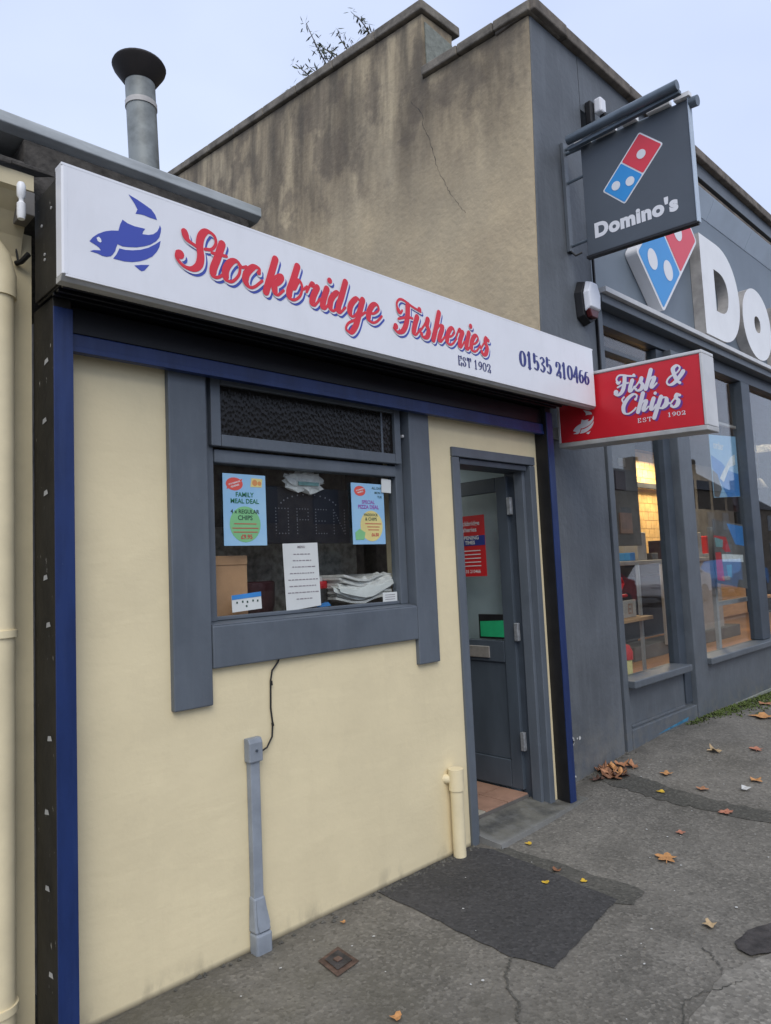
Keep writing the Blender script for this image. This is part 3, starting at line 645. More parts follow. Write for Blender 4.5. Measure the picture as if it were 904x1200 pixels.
# flat roof and its lead-grey capping
box('roof', M['slates'], shop, .9, 4.4, .13, 5.5, 3.05, 3.09, 0)
mb = MB().prism([(.20,3.445),(.20,3.49),(.23,3.505),(.60,3.50),(.60,3.425),(.24,3.425)], lambda p: (-3, p[0], p[1]), lambda p: (2.04, p[0], p[1]))
mb.build('roof_capping', M['cap'], shop, .004)
box('parapet', M['slates'], shop, .92, 4.36, .215, .4, 3.092, 3.30, .01)
MB().prism([(.225,3.09),(.225,3.42),(.58,3.42),(.58,3.09)], lambda p: (.90, p[0], p[1]), lambda p: (1.98, p[0], p[1])).build('parapet', M['slates'], shop, .01)
# mossy ragged strip of felt along the top of the box
mb = MB(); random.seed(5)
xs = rng(1.0, 4.38, 90); prev = None
vs = []; fs = []
for i, x in enumerate(xs):
    h = 3.092+random.uniform(0, .006)+.004*math.sin(x*1.7)
    vs += [(x, -.236, 3.058), (x, -.225, h), (x, .2, h+.02)]
for i in range(len(xs)-1):
    fs += [(3*i, 3*i+3, 3*i+4, 3*i+1), (3*i+1, 3*i+4, 3*i+5, 3*i+2)]
mb.add(vs, fs).build('roofing_felt', M['slates'], shop, smooth=True)

# ------------------------------------------------------------------ items in the window
PY = .060
pf = lambda x, z, d: (x, PY-d, z)                     # print on the glass: faces the street
p1 = thing('poster', 'pale blue poster with a large green circle, at the left of the shop window', 'poster', (1.79, .06, 1.73), 'posters taped in the window')
box('sheet', M['poster_blue'], p1, 1.682, 1.912, .0575, .0605, 1.737, 2.067, 0)
pf1 = lambda x, z, d: (x, .057-d, z)
mb = MB(); dot(mb, (1.795, 1.835), .083, pf1, .0004, 28); mb.build('print', M['green_pr'], p1)
mb = MB(); put_text(mb, 'FAMILY', .030, 1.795, 1.962, pf1, .0008, .0006); put_text(mb, 'MEAL DEAL', .030, 1.795, 1.932, pf1, .0008, .0006); mb.build('lettering', M['ink_green'], p1)
mb = MB(); put_text(mb, '4 x REGULAR', .026, 1.795, 1.885, pf1, .0010, .0006); put_text(mb, 'CHIPS', .030, 1.795, 1.855, pf1, .0010, .0006); mb.build('lettering', M['ink'], p1)
mb = MB()
for z, wd in ((1.835, .12), (1.815, .14), (1.797, .13)):
    mb.box(1.795-wd/2, 1.795+wd/2, .0558, .056, z, z+.004)
put_text(mb, '£9.95', .028, 1.80, 1.768, pf1, .0012, .0008); mb.build('lettering', M['ink_red'], p1)
mb = MB(); mb.add([pf1(1.700, 1.995, .0005), pf1(1.775, 2.018, .0005), pf1(1.785, 2.045, .0005), pf1(1.712, 2.025, .0005)], [(0,1,2,3)]); dot(mb, (1.742, 2.020), .030, pf1, .0004, 20, 1.5); mb.build('badge', M['red_pr'], p1)
mb = MB(); put_text(mb, 'STOCKBRIDGE', .0095, 1.743, 2.022, pf1, .001, .0003, ang=.3); put_text(mb, 'FISHERIES', .011, 1.746, 2.008, pf1, .001, .0003, ang=.3); mb.build('lettering', M['white_pr'], p1)
mb = MB(); mb.add([pf1(1.828, 2.01, .0004), pf1(1.89, 2.01, .0004), pf1(1.895, 2.05, .0004), pf1(1.835, 2.052, .0004)], [(0,1,2,3)]); mb.build('picture', M['yellow_pr'], p1)
mb = MB(); dot(mb, (1.852, 2.03), .015, pf1, .0008, 10); dot(mb, (1.878, 2.028), .011, pf1, .0008, 9); mb.build('picture_detail', M['orange_pr'], p1)
p2 = thing('poster', 'pale blue poster with a large yellow circle, at the right of the shop window', 'poster', (2.57, .06, 1.73), 'posters taped in the window')
box('sheet', M['poster_blue'], p2, 2.452, 2.688, .0575, .0605, 1.737, 2.064, 0)
mb = MB(); dot(mb, (2.588, 1.835), .083, pf1, .0004, 28, .98); mb.build('print', M['yellow_pr'], p2)
mb = MB(); put_text(mb, 'SPECIAL', .026, 2.57, 1.955, pf1, .0008, .0006); put_text(mb, 'PIZZA DEAL', .028, 2.57, 1.928, pf1, .0008, .0008); mb.build('lettering', M['ink_purple'], p2)
mb = MB(); put_text(mb, 'HADDOCK', .020, 2.585, 1.888, pf1, .0008, .0006); put_text(mb, '& CHIPS', .024, 2.585, 1.864, pf1, .0008, .0006)
put_text(mb, 'ALL DAY', .018, 2.635, 2.035, pf1, .0008, .0003); put_text(mb, 'MON', .018, 2.64, 2.010, pf1, .0008, .0003); put_text(mb, 'TUE', .018, 2.655, 1.988, pf1, .0008, .0003); mb.build('lettering', M['ink'], p2)
mb = MB()
for z, wd in ((1.845, .12), (1.828, .09), (1.812, .08)): mb.box(2.60-wd/2, 2.60+wd/2, .0558, .056, z, z+.004)
put_text(mb, '£6.50', .024, 2.61, 1.780, pf1, .0012, .0008); mb.build('lettering', M['ink_red'], p2)
mb = MB(); dot(mb, (2.512, 2.022), .027, pf1, .0004, 20, 1.5); mb.build('badge', M['red_pr'], p2)
mb = MB(); put_text(mb, 'STOCKBRIDGE', .0085, 2.513, 2.026, pf1, .001, .0003, ang=.25); put_text(mb, 'FISHERIES', .010, 2.516, 2.013, pf1, .001, .0003, ang=.25); mb.build('lettering', M['white_pr'], p2)
mb = MB(); mb.add([pf1(2.47, 1.76, .001), pf1(2.53, 1.762, .001), pf1(2.54, 1.80, .001), pf1(2.50, 1.82, .001), pf1(2.468, 1.80, .001)], [(0,1,2,3,4)]); mb.build('picture', M['green_pr'], p2)
# white menu sheet
p3 = thing('menu_sheet', 'white printed menu sheet taped low in the middle of the shop window', 'menu', (2.1, .06, 1.42))
MB().prism([(2.000,1.744),(2.212,1.748),(2.222,1.436),(2.012,1.420)], lambda p: (p[0],.0575,p[1]), lambda p: (p[0],.0605,p[1])).build('sheet', M['paper'], p3)
mb = MB(); random.seed(11)
for k, wd in enumerate((.10, .11, .12, .15, .17, .16, .18, .08)):
    z = 1.690-k*.031; x = 2.112-wd/2
    while x < 2.112+wd/2:
        l = random.uniform(.008, .022); mb.box(x, x+l, .0562, .0566, z, z+.0045); x += l+.005
struct(mb.build('print', M['ink_grey'], p3), 'stuff')
mb = MB(); put_text(mb, 'MENU', .017, 2.11, 1.722, pf1, .001, .0003); mb.build('lettering', M['ink_grey'], p3)
# OPEN sign
p4 = thing('open_sign', 'black unlit LED sign reading OPEN hanging behind the window', 'open sign', (2.2, .16, 1.85))
OY = .16
of = lambda x, z, d: (x, OY-.012-d, z)
box('board', M['led_board'], p4, 1.955, 2.515, OY-.012, OY+.01, 1.748, 2.035, .004)
mb = MB()
def dots(line, dd=.0155, r=.0034):
    for a, b2 in zip(line[:-1], line[1:]):
        a, b2 = Vector(a), Vector(b2); n_ = max(1, int((b2-a).length/dd))
        for i in range(n_): q = a.lerp(b2, i/n_); dot(mb, q, r, of, .001, 6)
    dot(mb, line[-1], r, of, .001, 6)
zb, zt = 1.80, 1.925
dots([(2.03,zb),(2.03,zt),(2.105,zt),(2.105,zb),(2.03,zb)])
dots([(2.16,zb),(2.16,zt),(2.23,zt),(2.23,1.87),(2.16,1.87)])
dots([(2.35,zb),(2.28,zb),(2.28,zt),(2.35,zt)]); dots([(2.28,1.865),(2.34,1.865)])
dots([(2.40,zb),(2.40,zt),(2.475,zb),(2.475,zt)])
arc = [(2.24+.19*math.cos(a), 1.925+.075*math.sin(a)) for a in [math.pi*(.12+.76*i/12) for i in range(13)]]
for q in arc: dot(mb, q, .0045, of, .001, 6)
struct(mb.build('led_dots', M['led'], p4), 'stuff')
mb = MB(); mb.tube([(2.0,.16,2.035),(1.99,.16,2.11)], .0015, 5); mb.tube([(2.47,.16,2.035),(2.48,.16,2.11)], .0015, 5); mb.build('hanging_cord', M['rubber'], p4)
# crumpled white bag above the sign
def crumple(name, mt, cx, cy, cz, sx, sy, sz, seed, n=3):
    random.seed(seed); bm = bmesh.new(); bmesh.ops.create_icosphere(bm, subdivisions=n, radius=1)
    for v in bm.verts:
        k = 1+random.uniform(-.28, .22); v.co = Vector((cx+v.co.x*sx*k, cy+v.co.y*sy*k, cz+v.co.z*sz*k))
    me = bpy.data.meshes.new(name); bm.to_mesh(me); bm.free(); me.materials.append(mt)
    return me
me = crumple('carrier_bag', M['crumple'], 2.20, .125, 2.062, .125, .022, .058, 4)
o = bpy.data.objects.new('carrier_bag', me); COL.objects.link(o); tag(o, 'crumpled white carrier bag stuffed above the black OPEN sign in the window', 'bag')
mb = MB(); mb.box(2.14, 2.27, .099, .101, 2.040, 2.058); mb.build('teal_print', M['teal'], o)
bx = thing('cardboard_box', 'brown cardboard box standing at the left end of the window sill', 'box', (1.7, .2, 1.4))
box('side', M['cardboard'], bx, 1.625, 1.845, .13, .30, 1.402, 1.690, .004)
box('flap', M['cardboard'], bx, 1.627, 1.843, .125, .1285, 1.652, 1.694, .001)
cd = thing('price_card', 'small white card with a blue top band, in front of the brown box', 'card', (1.77, .08, 1.44))
MB().prism([(1.715,1.437),(1.872,1.445),(1.868,1.522),(1.712,1.512)], lambda p: (p[0],.0575,p[1]), lambda p: (p[0],.0605,p[1])).build('sheet', M['paper'], cd)
MB().prism([(1.713,1.493),(1.869,1.502),(1.868,1.523),(1.712,1.513)], lambda p: (p[0],.0560,p[1]), lambda p: (p[0],.0572,p[1])).build('band', M['blue_pr'], cd)
mb = MB()
for x, z in ((1.735,1.475),(1.765,1.478),(1.79,1.476),(1.82,1.48),(1.845,1.478),(1.785,1.457)): mb.box(x, x+.008, .0560, .0565, z, z+.009)
struct(mb.build('print', M['ink'], cd), 'stuff')
mp_ = MB().lathe([(.0,0),(.095,0),(.108,.05),(.112,.16),(.104,.165),(.09,.15),(0,.15)], (1.955, .26, 1.402), 'z', 24).build('plastic_tub', M['maroon'], None, smooth=True)
tag(mp_, 'dark maroon plastic tub on the window sill beside the brown box', 'tub')
tb = thing('pickle_jar', 'dark jar with a red lid behind the right edge of the menu sheet', 'jar', (2.32, .2, 1.4))
MB().lathe([(.0,0),(.052,0),(.055,.01),(.055,.10),(.045,.115),(0,.115)], (2.345, .24, 1.402), 'z', 20).build('body', M['dark_int'], tb, smooth=True)
MB().lathe([(.0,.112),(.052,.112),(.054,.118),(.054,.145),(.05,.15),(0,.15)], (2.345, .24, 1.402), 'z', 20).build('lid', M['red_card'], tb, smooth=True)
MB().lathe([(.0,.15),(.030,.15),(.028,.175),(0,.178)], (2.345, .24, 1.402), 'z', 16).build('lid_knob', M['paper'], tb, smooth=True)
mb = MB().prism([(2.235,1.425),(2.31,1.428),(2.292,1.447),(2.278,1.441),(2.255,1.444)], lambda p: (p[0],.085,p[1]), lambda p: (p[0],.115,p[1]))
tag(mb.build('blue_packet', M['blue_pr']), 'small bright blue packet at the foot of the menu sheet on the sill', 'packet')
# stack of folded newspapers, tilted and slightly fanned
np_ = thing('newspaper_stack', 'stack of folded newspapers lying at the right of the window sill', 'newspapers', (2.55, .2, 1.4))
random.seed(8)
for k in range(9):
    z = 1.43+k*.0145; a = .02*k-.08; cx = 2.60+random.uniform(-.012, .012); cy = .235
    ca, sa = math.cos(a), math.sin(a)
    def xf(p, z=z, cx=cx, cy=cy, ca=ca, sa=sa):
        x, y = p[0], p[1]; return (cx+x*ca-y*sa, cy+x*sa+y*ca, z+p[2]+.12*x*(1 if x > -.05 else -.6)+.01*math.sin(x*20))
    m3 = MB(); XS = rng(-.21, .17, 12)
    for i in range(12): m3.box(XS[i], XS[i+1], -.13+.02*(k % 2), .14, 0, .0125)
    m3.build('newspaper', M['news'], np_, xf=xf)
random.seed(12)
for k, (dx, dz, an, w_) in enumerate(((0, .012, .16, .20), (.03, .030, .30, .17), (-.05, .0, .02, .17), (.07, .045, .42, .12))):
    mb = MB(); ca, sa = math.cos(an), math.sin(an); n_ = 9; vs = []; fs = []
    for i in range(n_+1):
        u = -w_+2*w_*i/n_; lo_ = -.055*(1-abs(u/w_)**1.3)-.004; hi_ = .022+.010*math.sin(i*1.7+k)
        for q, zz in enumerate((lo_, lo_*.4+hi_*.6, hi_)):
            y_ = .088+.010*k+(.006 if q == 1 else .0)+.035*(q == 2)+.004*math.sin(i*2.1+k)
            vs.append((2.575+dx+u*ca-zz*sa*.3, y_, 1.500+dz+u*sa*.5+zz))
    vs += [(p[0], p[1]+.003, p[2]) for p in vs]; N_ = (n_+1)*3
    for i in range(n_):
        for q in range(2):
            a0 = i*3+q; fs += [(a0, a0+3, a0+4, a0+1), (N_+a0+1, N_+a0+4, N_+a0+3, N_+a0)]
        fs += [(i*3, N_+i*3, N_+i*3+3, i*3+3), (i*3+2, i*3+5, N_+i*3+5, N_+i*3+2)]
    fs += [(0, 1, N_+1, N_), (1, 2, N_+2, N_+1), (n_*3, N_+n_*3, N_+n_*3+1, n_*3+1), (n_*3+1, N_+n_*3+1, N_+n_*3+2, n_*3+2)]
    mb.add(vs, fs).build('creased_sheet', M['news'] if k % 2 else M['paper'], np_, smooth=True)
mb = MB().prism([(2.650,1.423),(2.757,1.422),(2.757,1.474),(2.650,1.474)], lambda p: (p[0],.0575,p[1]), lambda p: (p[0],.0605,p[1])).build('window_label', M['paper'])
tag(mb, 'small pale label in the bottom right corner of the shop window', 'label')
mb2 = MB()
for z in (1.435, 1.447, 1.459): mb2.box(2.665, 2.74, .0565, .0568, z, z+.003)
mb2.build('print', M['ink_grey'], mb)
mb = MB().prism([(2.666,2.020),(2.736,2.018),(2.74,2.092),(2.668,2.096)], lambda p: (p[0],.048,p[1]), lambda p: (p[0],.052,p[1])).build('window_tag', M['paper'])
tag(mb, 'blank white tag stuck in the top right corner of the shop window', 'tag')

# poster and sign in the open door's glass
pr = thing('door_poster', 'red opening times poster with a blue band on the glass of the open door', 'poster', (3.965, .47, 1.74))
DX = 3.970
df = lambda u, z, d: (DX-.003-d, -u, z)       # text runs towards the street
MB().prism([(.375,1.52),(.375,1.955),(.66,1.955),(.66,1.52)], lambda p: (DX-.003,p[0],p[1]), lambda p: (DX,p[0],p[1])).build('sheet', M['red_card'], pr)
MB().prism([(.375,1.74),(.375,1.81),(.66,1.81),(.66,1.74)], lambda p: (DX-.0045,p[0],p[1]), lambda p: (DX-.0032,p[0],p[1])).build('band', M['navy_pr'], pr)
mb = MB(); put_text(mb, 'Stockbridge', .045, -.525, 1.885, df, .001, .0008, sx=1); put_text(mb, 'Fisheries', .045, -.525, 1.84, df, .001, .0008)
put_text(mb, 'OPENING', .038, -.51, 1.783, df, .003, .0008); put_text(mb, 'TIMES', .035, -.51, 1.75, df, .003, .0008)
for k in range(5): mb.box(DX-.005, DX-.004, .42, .61, 1.70-k*.027, 1.706-k*.027)
put_text(mb, '01535 210466', .032, -.52, 1.545, df, .001, .0005)
mb.build('lettering', M['white_pr'], pr)
gd = thing('door_sign', 'small black box with a green face hung low on the open door glass', 'sign', (3.96, .36, 1.17))
MB().prism([(.20,1.085),(.20,1.255),(.465,1.255),(.465,1.085)], lambda p: (DX-.012,p[0],p[1]), lambda p: (DX-.001,p[0],p[1])).build('case', M['black'], gd, .002)
MB().prism([(.215,1.10),(.215,1.215),(.45,1.205),(.45,1.10)], lambda p: (DX-.0145,p[0],p[1]), lambda p: (DX-.0125,p[0],p[1])).build('face', M['green_lit'], gd)

# ================================================================== MAIN SIGN
sg = thing('shop_sign', 'long white fascia sign reading Stockbridge Fisheries with a blue fish', 'shop sign', (2.6, -.3, 2.65))
SX0, SX1, SZ0, SZ1, SY = .862, 4.425, 2.640, 3.060, -.300
box('panel', M['sign_white'], sg, SX0+.012, SX1-.010, SY, SY+.018, SZ0+.014, SZ1-.006, 0)
def frame_piece(pts, a, b2, axis): 
    return None
mb = MB()   # bevelled aluminium frame: front edges stepped back
mb.prism([(SY-.0008,SZ0+.022),(SY+.018,SZ0),(SY+.06,SZ0),(SY+.06,SZ0+.022)], lambda p: (SX0+.0,p[0],p[1]), lambda p: (SX1,p[0],p[1])); mb.build('frame_rail', M['grey_trim'], sg, .0015)
MB().prism([(SY-.0006,SZ1-.010),(SY-.0006,SZ1),(SY+.06,SZ1),(SY+.06,SZ1-.010)], lambda p: (SX0,p[0],p[1]), lambda p: (SX1,p[0],p[1])).build('frame_rail', M['sign_white'], sg, .001)
MB().prism([(SX0,SY+.004),(SX0+.006,SY-.0008),(SX0+.020,SY-.0008),(SX0+.020,SY+.055),(SX0,SY+.055)], lambda p: (p[0],p[1],SZ0+.0225), lambda p: (p[0],p[1],SZ1-.0105)).build('frame_stile', M['sign_white'], sg, .001)
MB().prism([(SX1,SY+.004),(SX1-.02,SY-.001),(SX1-.02,SY+.06),(SX1,SY+.06)], lambda p: (p[0],p[1],SZ0+.0225), lambda p: (p[0],p[1],SZ1-.0105)).build('frame_stile', M['sign_white'], sg, .001)
box('box_back', M['black'], sg, SX0+.01, 4.19, SY+.0201, SY+.024, SZ0+.03, SZ1-.02, 0)
sf = lambda x, z, d: (x, SY-.0005-d, z)
BODY=[[0.956,2.801],[0.968,2.819],[0.986,2.837],[1.011,2.854],[1.036,2.865],[1.061,2.872],[1.068,2.898],[1.077,2.919],[1.096,2.911],[1.122,2.908],[1.145,2.91],[1.164,2.911],[1.155,2.897],[1.153,2.887],[1.176,2.891],[1.196,2.9],[1.212,2.916],[1.22,2.933],[1.223,2.944],[1.228,2.933],[1.226,2.917],[1.22,2.895],[1.207,2.876],[1.183,2.855],[1.159,2.842],[1.129,2.829],[1.098,2.821],[1.076,2.817],[1.057,2.82],[1.052,2.807],[1.048,2.791],[1.039,2.776],[1.031,2.767],[1.017,2.761],[1.001,2.76],[0.985,2.764],[0.957,2.765],[0.971,2.773],[0.996,2.779],[0.99,2.787],[0.978,2.793]]
BELLY=[[1.064,2.806],[1.087,2.807],[1.113,2.813],[1.144,2.824],[1.175,2.841],[1.203,2.863],[1.225,2.883],[1.219,2.856],[1.208,2.834],[1.19,2.811],[1.166,2.793],[1.139,2.778],[1.112,2.768],[1.082,2.762],[1.04,2.761],[1.053,2.781]]
TAIL=[[1.101,3.024],[1.132,3.016],[1.162,3.006],[1.19,2.995],[1.205,2.979],[1.212,2.961],[1.185,2.961],[1.162,2.963],[1.146,2.962],[1.127,2.958],[1.135,2.977],[1.124,2.996]]
FIN=[[1.119,2.757],[1.147,2.767],[1.178,2.775],[1.158,2.748],[1.147,2.742],[1.137,2.746]]
EYE=[[0.981,2.821],[0.989,2.827],[0.996,2.822],[0.999,2.812],[0.994,2.807],[0.985,2.81]]
def poly(mb, pts, put, lift, mi=0):
    tri = tessellate_polygon([[Vector((p[0], p[1], 0)) for p in pts]])
    mb.add([put(p[0], p[1], lift) for p in pts], [tuple(t) for t in tri], mi)
mb = MB()
for P in (BODY, BELLY, TAIL, FIN): poly(mb, P, sf, .0005)
poly(mb, EYE, sf, .001, 1)
mb.build('fish_emblem', [M['blue_vinyl'], M['sign_white']], sg)
XH = .100; BASE = 2.797
def word(parent, letters, base, xh, put, cols, thick, thin, shadow, halo, custom=None):
    items = []
    for ch, xa, xb in letters:
        sts, dts = glyph_strokes(ch, xa, xb-xa, base, xh); items.append((ch, sts, dts))
    for c in (custom or []): items.append(c)
    wf = pen(thick, thin)
    for li, (ch, sts, dts) in enumerate(items):
        for mt, off, lift, ex in ((cols[2], shadow, .0006, 0), (cols[1], (shadow[0]*.3, shadow[1]*.3), .0022, halo), (cols[0], (0, 0), .0038, 0)):
            if mt is None: continue
            m2 = MB(); pp = lambda x, z, d, off=off: put(x+off[0], z+off[1], d)
            for k, s_ in enumerate(sts): stroke(m2, s_, wf, pp, lift+k*.0003+(li % 2)*.00015, ex, .000004)
            for k, (c, r) in enumerate(dts): dot(m2, c, r+ex, pp, lift+.0011+k*.00005)
            m2.build('letter' if mt is cols[0] else ('letter_outline' if mt is cols[1] else 'letter_shadow'), mt, parent)
S_ = [[(1.412,2.903),(1.443,2.912),(1.462,2.942),(1.454,2.972),(1.423,2.980),(1.398,2.956),(1.388,2.914),(1.392,2.867),(1.382,2.828),(1.353,2.806),(1.315,2.809),(1.288,2.834),(1.290,2.858)], [(1.323,2.948),(1.337,2.919),(1.375,2.903)]]
Fs_ = [[(2.497,2.905),(2.492,2.935),(2.512,2.960),(2.545,2.962),(2.603,2.944),(2.668,2.930)], [(2.572,2.945),(2.567,2.893),(2.551,2.835),(2.524,2.797),(2.486,2.785),(2.462,2.802)], [(2.498,2.856),(2.567,2.879),(2.602,2.880)], [(2.497,2.905),(2.512,2.888),(2.528,2.905)]]
cols = (M['red_vinyl'], M['sign_white'], M['blue_vinyl'])
letters = [('t',1.420,1.500),('o',1.490,1.580),('c',1.586,1.672),('k',1.688,1.790),('b',1.806,1.898),('r',1.908,1.985),('i',1.994,2.038),('d',2.040,2.140),('g',2.160,2.262),('e',2.280,2.365),
           ('i',2.592,2.645),('s',2.655,2.728),('h',2.748,2.845),('e',2.858,2.932),('r',2.938,3.006),('i',3.016,3.062),('e',3.064,3.140),('z',3.155,3.225)]
word(sg, letters, BASE, XH, sf, cols, .034, .0135, (.015, -.014), .003,
     [('S', S_, [((1.301,2.850),.019)]), ('F', Fs_, [((2.476,2.812),.017)])])
mb = MB(); digits(mb, 'EST 1902', 2.955, 3.252, 2.700, .048, didone(.011, .003), sf, .0006); mb.build('lettering', M['navy_vinyl'], sg)
mb = MB(); digits(mb, '01535 210466', 3.545, 4.362, 2.795, .092, didone(.028, .0055), sf, .0006); mb.build('lettering', M['navy_vinyl2'], sg)

# ================================================================== RED PROJECTING SIGN
fsn = thing('projecting_sign', 'red and white box sign reading Fish & Chips jutting out over the pavement', 'projecting sign', (4.5, 0, 2.4))
FX = 4.46
def fxf(p):      # slight droop of the box towards its outer end
    return (p[0], p[1], p[2]+(p[1])*.045)
FY0, FY1, FZ0, FZ1 = -1.025, .03, 2.415, 2.925
MB().box(FX, FX+.16, FY0+.012, FY1, FZ0+.012, FZ1-.012).build('box_body', M['white_alu'], fsn, .004, xf=fxf)
MB().box(FX-.006, FX-.001, FY0+.02, FY1-.02, FZ0+.035, FZ1-.025).build('panel', M['red_panel'], fsn, 0, xf=fxf)
MB().box(FX-.012, FX+.172, FY0, FY1, FZ0, FZ0+.032).build('frame_rail', M['grey_trim'], fsn, .005, xf=fxf)
MB().box(FX-.012, FX+.172, FY0, FY1, FZ1-.022, FZ1).build('frame_rail', M['white_alu'], fsn, .005, xf=fxf)
MB().box(FX-.012, FX+.172, FY0, FY0+.018, FZ0+.033, FZ1-.023).build('frame_stile', M['white_alu'], fsn, .004, xf=fxf)
MB().box(FX-.012, FX+.172, FY1-.018, FY1, FZ0+.033, FZ1-.023).build('frame_stile', M['white_alu'], fsn, .004, xf=fxf)
box('bracket', M['grey_trim'], fsn, FX+.02, FX+.14, .031, .104, 2.5, 2.58, .004); box('bracket', M['grey_trim'], fsn, FX+.02, FX+.14, .031, .104, 2.78, 2.86, .004)
ff = lambda u, z, d: fxf((FX-.0065-d, -u, z))
xh2 = .075
colsf = (M['pale_vinyl'], None, M['purple_vinyl'])
fo, fz = .425, 2.735
def fmap(pts, dx, dz, k): return [(dx+(x-2.46)*k, dz+(z-2.797)*k) for x, z in pts]
kF = xh2/.100
word(fsn, [('i',.528,.562),('s',.572,.635),('h',.642,.722),('&',.785,.890)], fz, xh2, ff, colsf, .029, .012, (.012, -.010), 0,
     [('F', [fmap(s_, fo, fz, kF) for s_ in Fs_], [((fo+.014, fz+.013), .017)])])
word(fsn, [('C',.465,.570),('h',.578,.655),('i',.664,.700),('p',.706,.790),('z',.800,.865)], 2.590, xh2, ff, colsf, .029, .012, (.012, -.010), 0)
mb = MB(); digits(mb, 'EST', .575, .68, 2.520, .026, didone(.006, .0025), ff, .0006); digits(mb, '1902', .78, .90, 2.530, .026, didone(.006, .0025), ff, .0006); mb.build('lettering', M['pale_vinyl'], fsn)
mb = MB()
kk = .62
fm = lambda P: [((p[0]-.956)*kk+.09, (p[1]-2.76)*kk+2.50) for p in P]
for P in (BODY, BELLY, TAIL, FIN): poly(mb, fm(P), ff, .0006)
mb.build('fish_emblem', M['pale_vinyl'], fsn)

# ================================================================== GREY PIZZA SHOP
dom = thing('pizza_shop', 'dark grey painted pizza shop with large windows and a stained render gable', 'shop', (6, .1, 0))
lean = lambda z: 4.428+.049*(z-3.3) if z > 2.2 else 4.428+.049*(2.2-3.3)+0*(z)
YF = .10
# pier: painted corner, gable edge leans with the old wall
mb = MB(); zs = [-.05, 2.2, 5.86]
vs = []
for z in zs: vs += [(lean(z), YF, z), (5.235, YF, z), (5.235, .5, z), (lean(z), .5, z)]
fs = [(0,3,2,1), (8,9,10,11)]
for k in range(2):
    for i in range(4): a = 4*k+i; b2 = 4*k+(i+1) % 4; fs.append((a, b2, b2+4, a+4))
mb.add(vs, fs).build('pier', M['dgrey'], dom, .01)
random.seed(14)
for (cx, cz, n_, rr) in ((4.50, .33, 9, .035), (4.40, .12, 3, .02), (4.47, .06, 3, .025)):
    for k in range(n_):
        x_, z_ = cx+random.uniform(-.08, .08), cz+random.uniform(-.05, .05); q_ = rr*random.uniform(.2, .7)
        if x_ < 4.385: continue
        P_ = [(x_+q_*random.uniform(.5, 1.2)*math.cos(a), z_+q_*random.uniform(.5, 1.6)*math.sin(a)) for a in [i*1.05 for i in range(6)]]
        mb = MB(); mb.add([(p[0], YF-.002, p[1]) for p in P_], [tuple(range(6))]); mb.build('paint_chip', M['litter'], dom)
# gable wall (render) in a plane that leans the same way
def gp(p, d=0.0): y, z = p; return (4.428+.049*(z-3.3)+d, y, z)
front = [(YF+.012,-.05),(YF+.012,5.86),(1.24,5.97),(1.24,2.0),(1.24,-.05)]
mb = MB().prism([(YF+.012,2.6),(YF+.012,5.855),(.6,5.90),(1.235,5.955),(1.235,2.6)], lambda p: gp(p, -.014), lambda p: gp(p, .30))
mb.build('gable_wall', M['gable'], dom)
mb = MB().prism([(1.235,2.6),(1.235,6.60),(3.4,6.86),(6.2,7.19),(6.2,2.6)], lambda p: gp(p, -.014), lambda p: gp(p, .40))
gb = mb.build('gable_wall', M['gable'], dom)
mb = MB().prism([(4.60,5.9),(4.975,5.9),(4.975,6.49),(4.60,6.53)], lambda p: (p[0], 1.222, p[1]), lambda p: (p[0], 1.234, p[1])); mb.build('gable_end', M['cement'], dom)
# copings, in lengths
def cope(pts, dx0, dx1, th, name='coping_stone', mt=None):
    for (a, b2) in zip(pts[:-1], pts[1:]):
        g_ = .006; a2 = (a[0]+g_, a[1]); v = []
        for (y, z) in (a2, b2):
            v += [(4.428+.049*(z-3.3)+dx0, y, z), (4.428+.049*(z-3.3)+dx1, y, z), (4.428+.049*(z-3.3)+dx1, y, z+th), (4.428+.049*(z-3.3)+dx0, y, z+th)]
        MB().add(v, [(0,1,2,3),(7,6,5,4),(0,4,5,1),(1,5,6,2),(2,6,7,3),(3,7,4,0)]).build(name, mt or M['stone'], dom, .012)
cope([(YF-.03,5.862),(.42,5.895),(.80,5.925),(1.215,5.962)], -.06, .40, .085)
cp = [(1.19+i*.63, 6.61+i*.63*.119) for i in range(9)]
cope(cp, -.06, .48, .095)
# crack down the render
mb = MB(); random.seed(9)
cpts = [(1.386,5.823),(1.25,5.63),(1.24,5.52),(1.165,5.339),(1.12,5.18),(1.072,5.016),(1.0,4.87),(.952,4.768),(.86,4.62),(.782,4.505)]
c = catmull(cpts, 5)
vs = []
for i, p in enumerate(c):
    ww = .0035*random.uniform(.3, 1.3)*(1-i/len(c)*.5); q = p.x+random.uniform(-.006, .006)
    vs += [gp((q-ww, p.y), -.0155), gp((q+ww, p.y), -.0155)]
mb.add(vs, [(2*i, 2*i+1, 2*i+3, 2*i+2) for i in range(len(c)-1)]).build('wall_crack', M['slates'], dom)
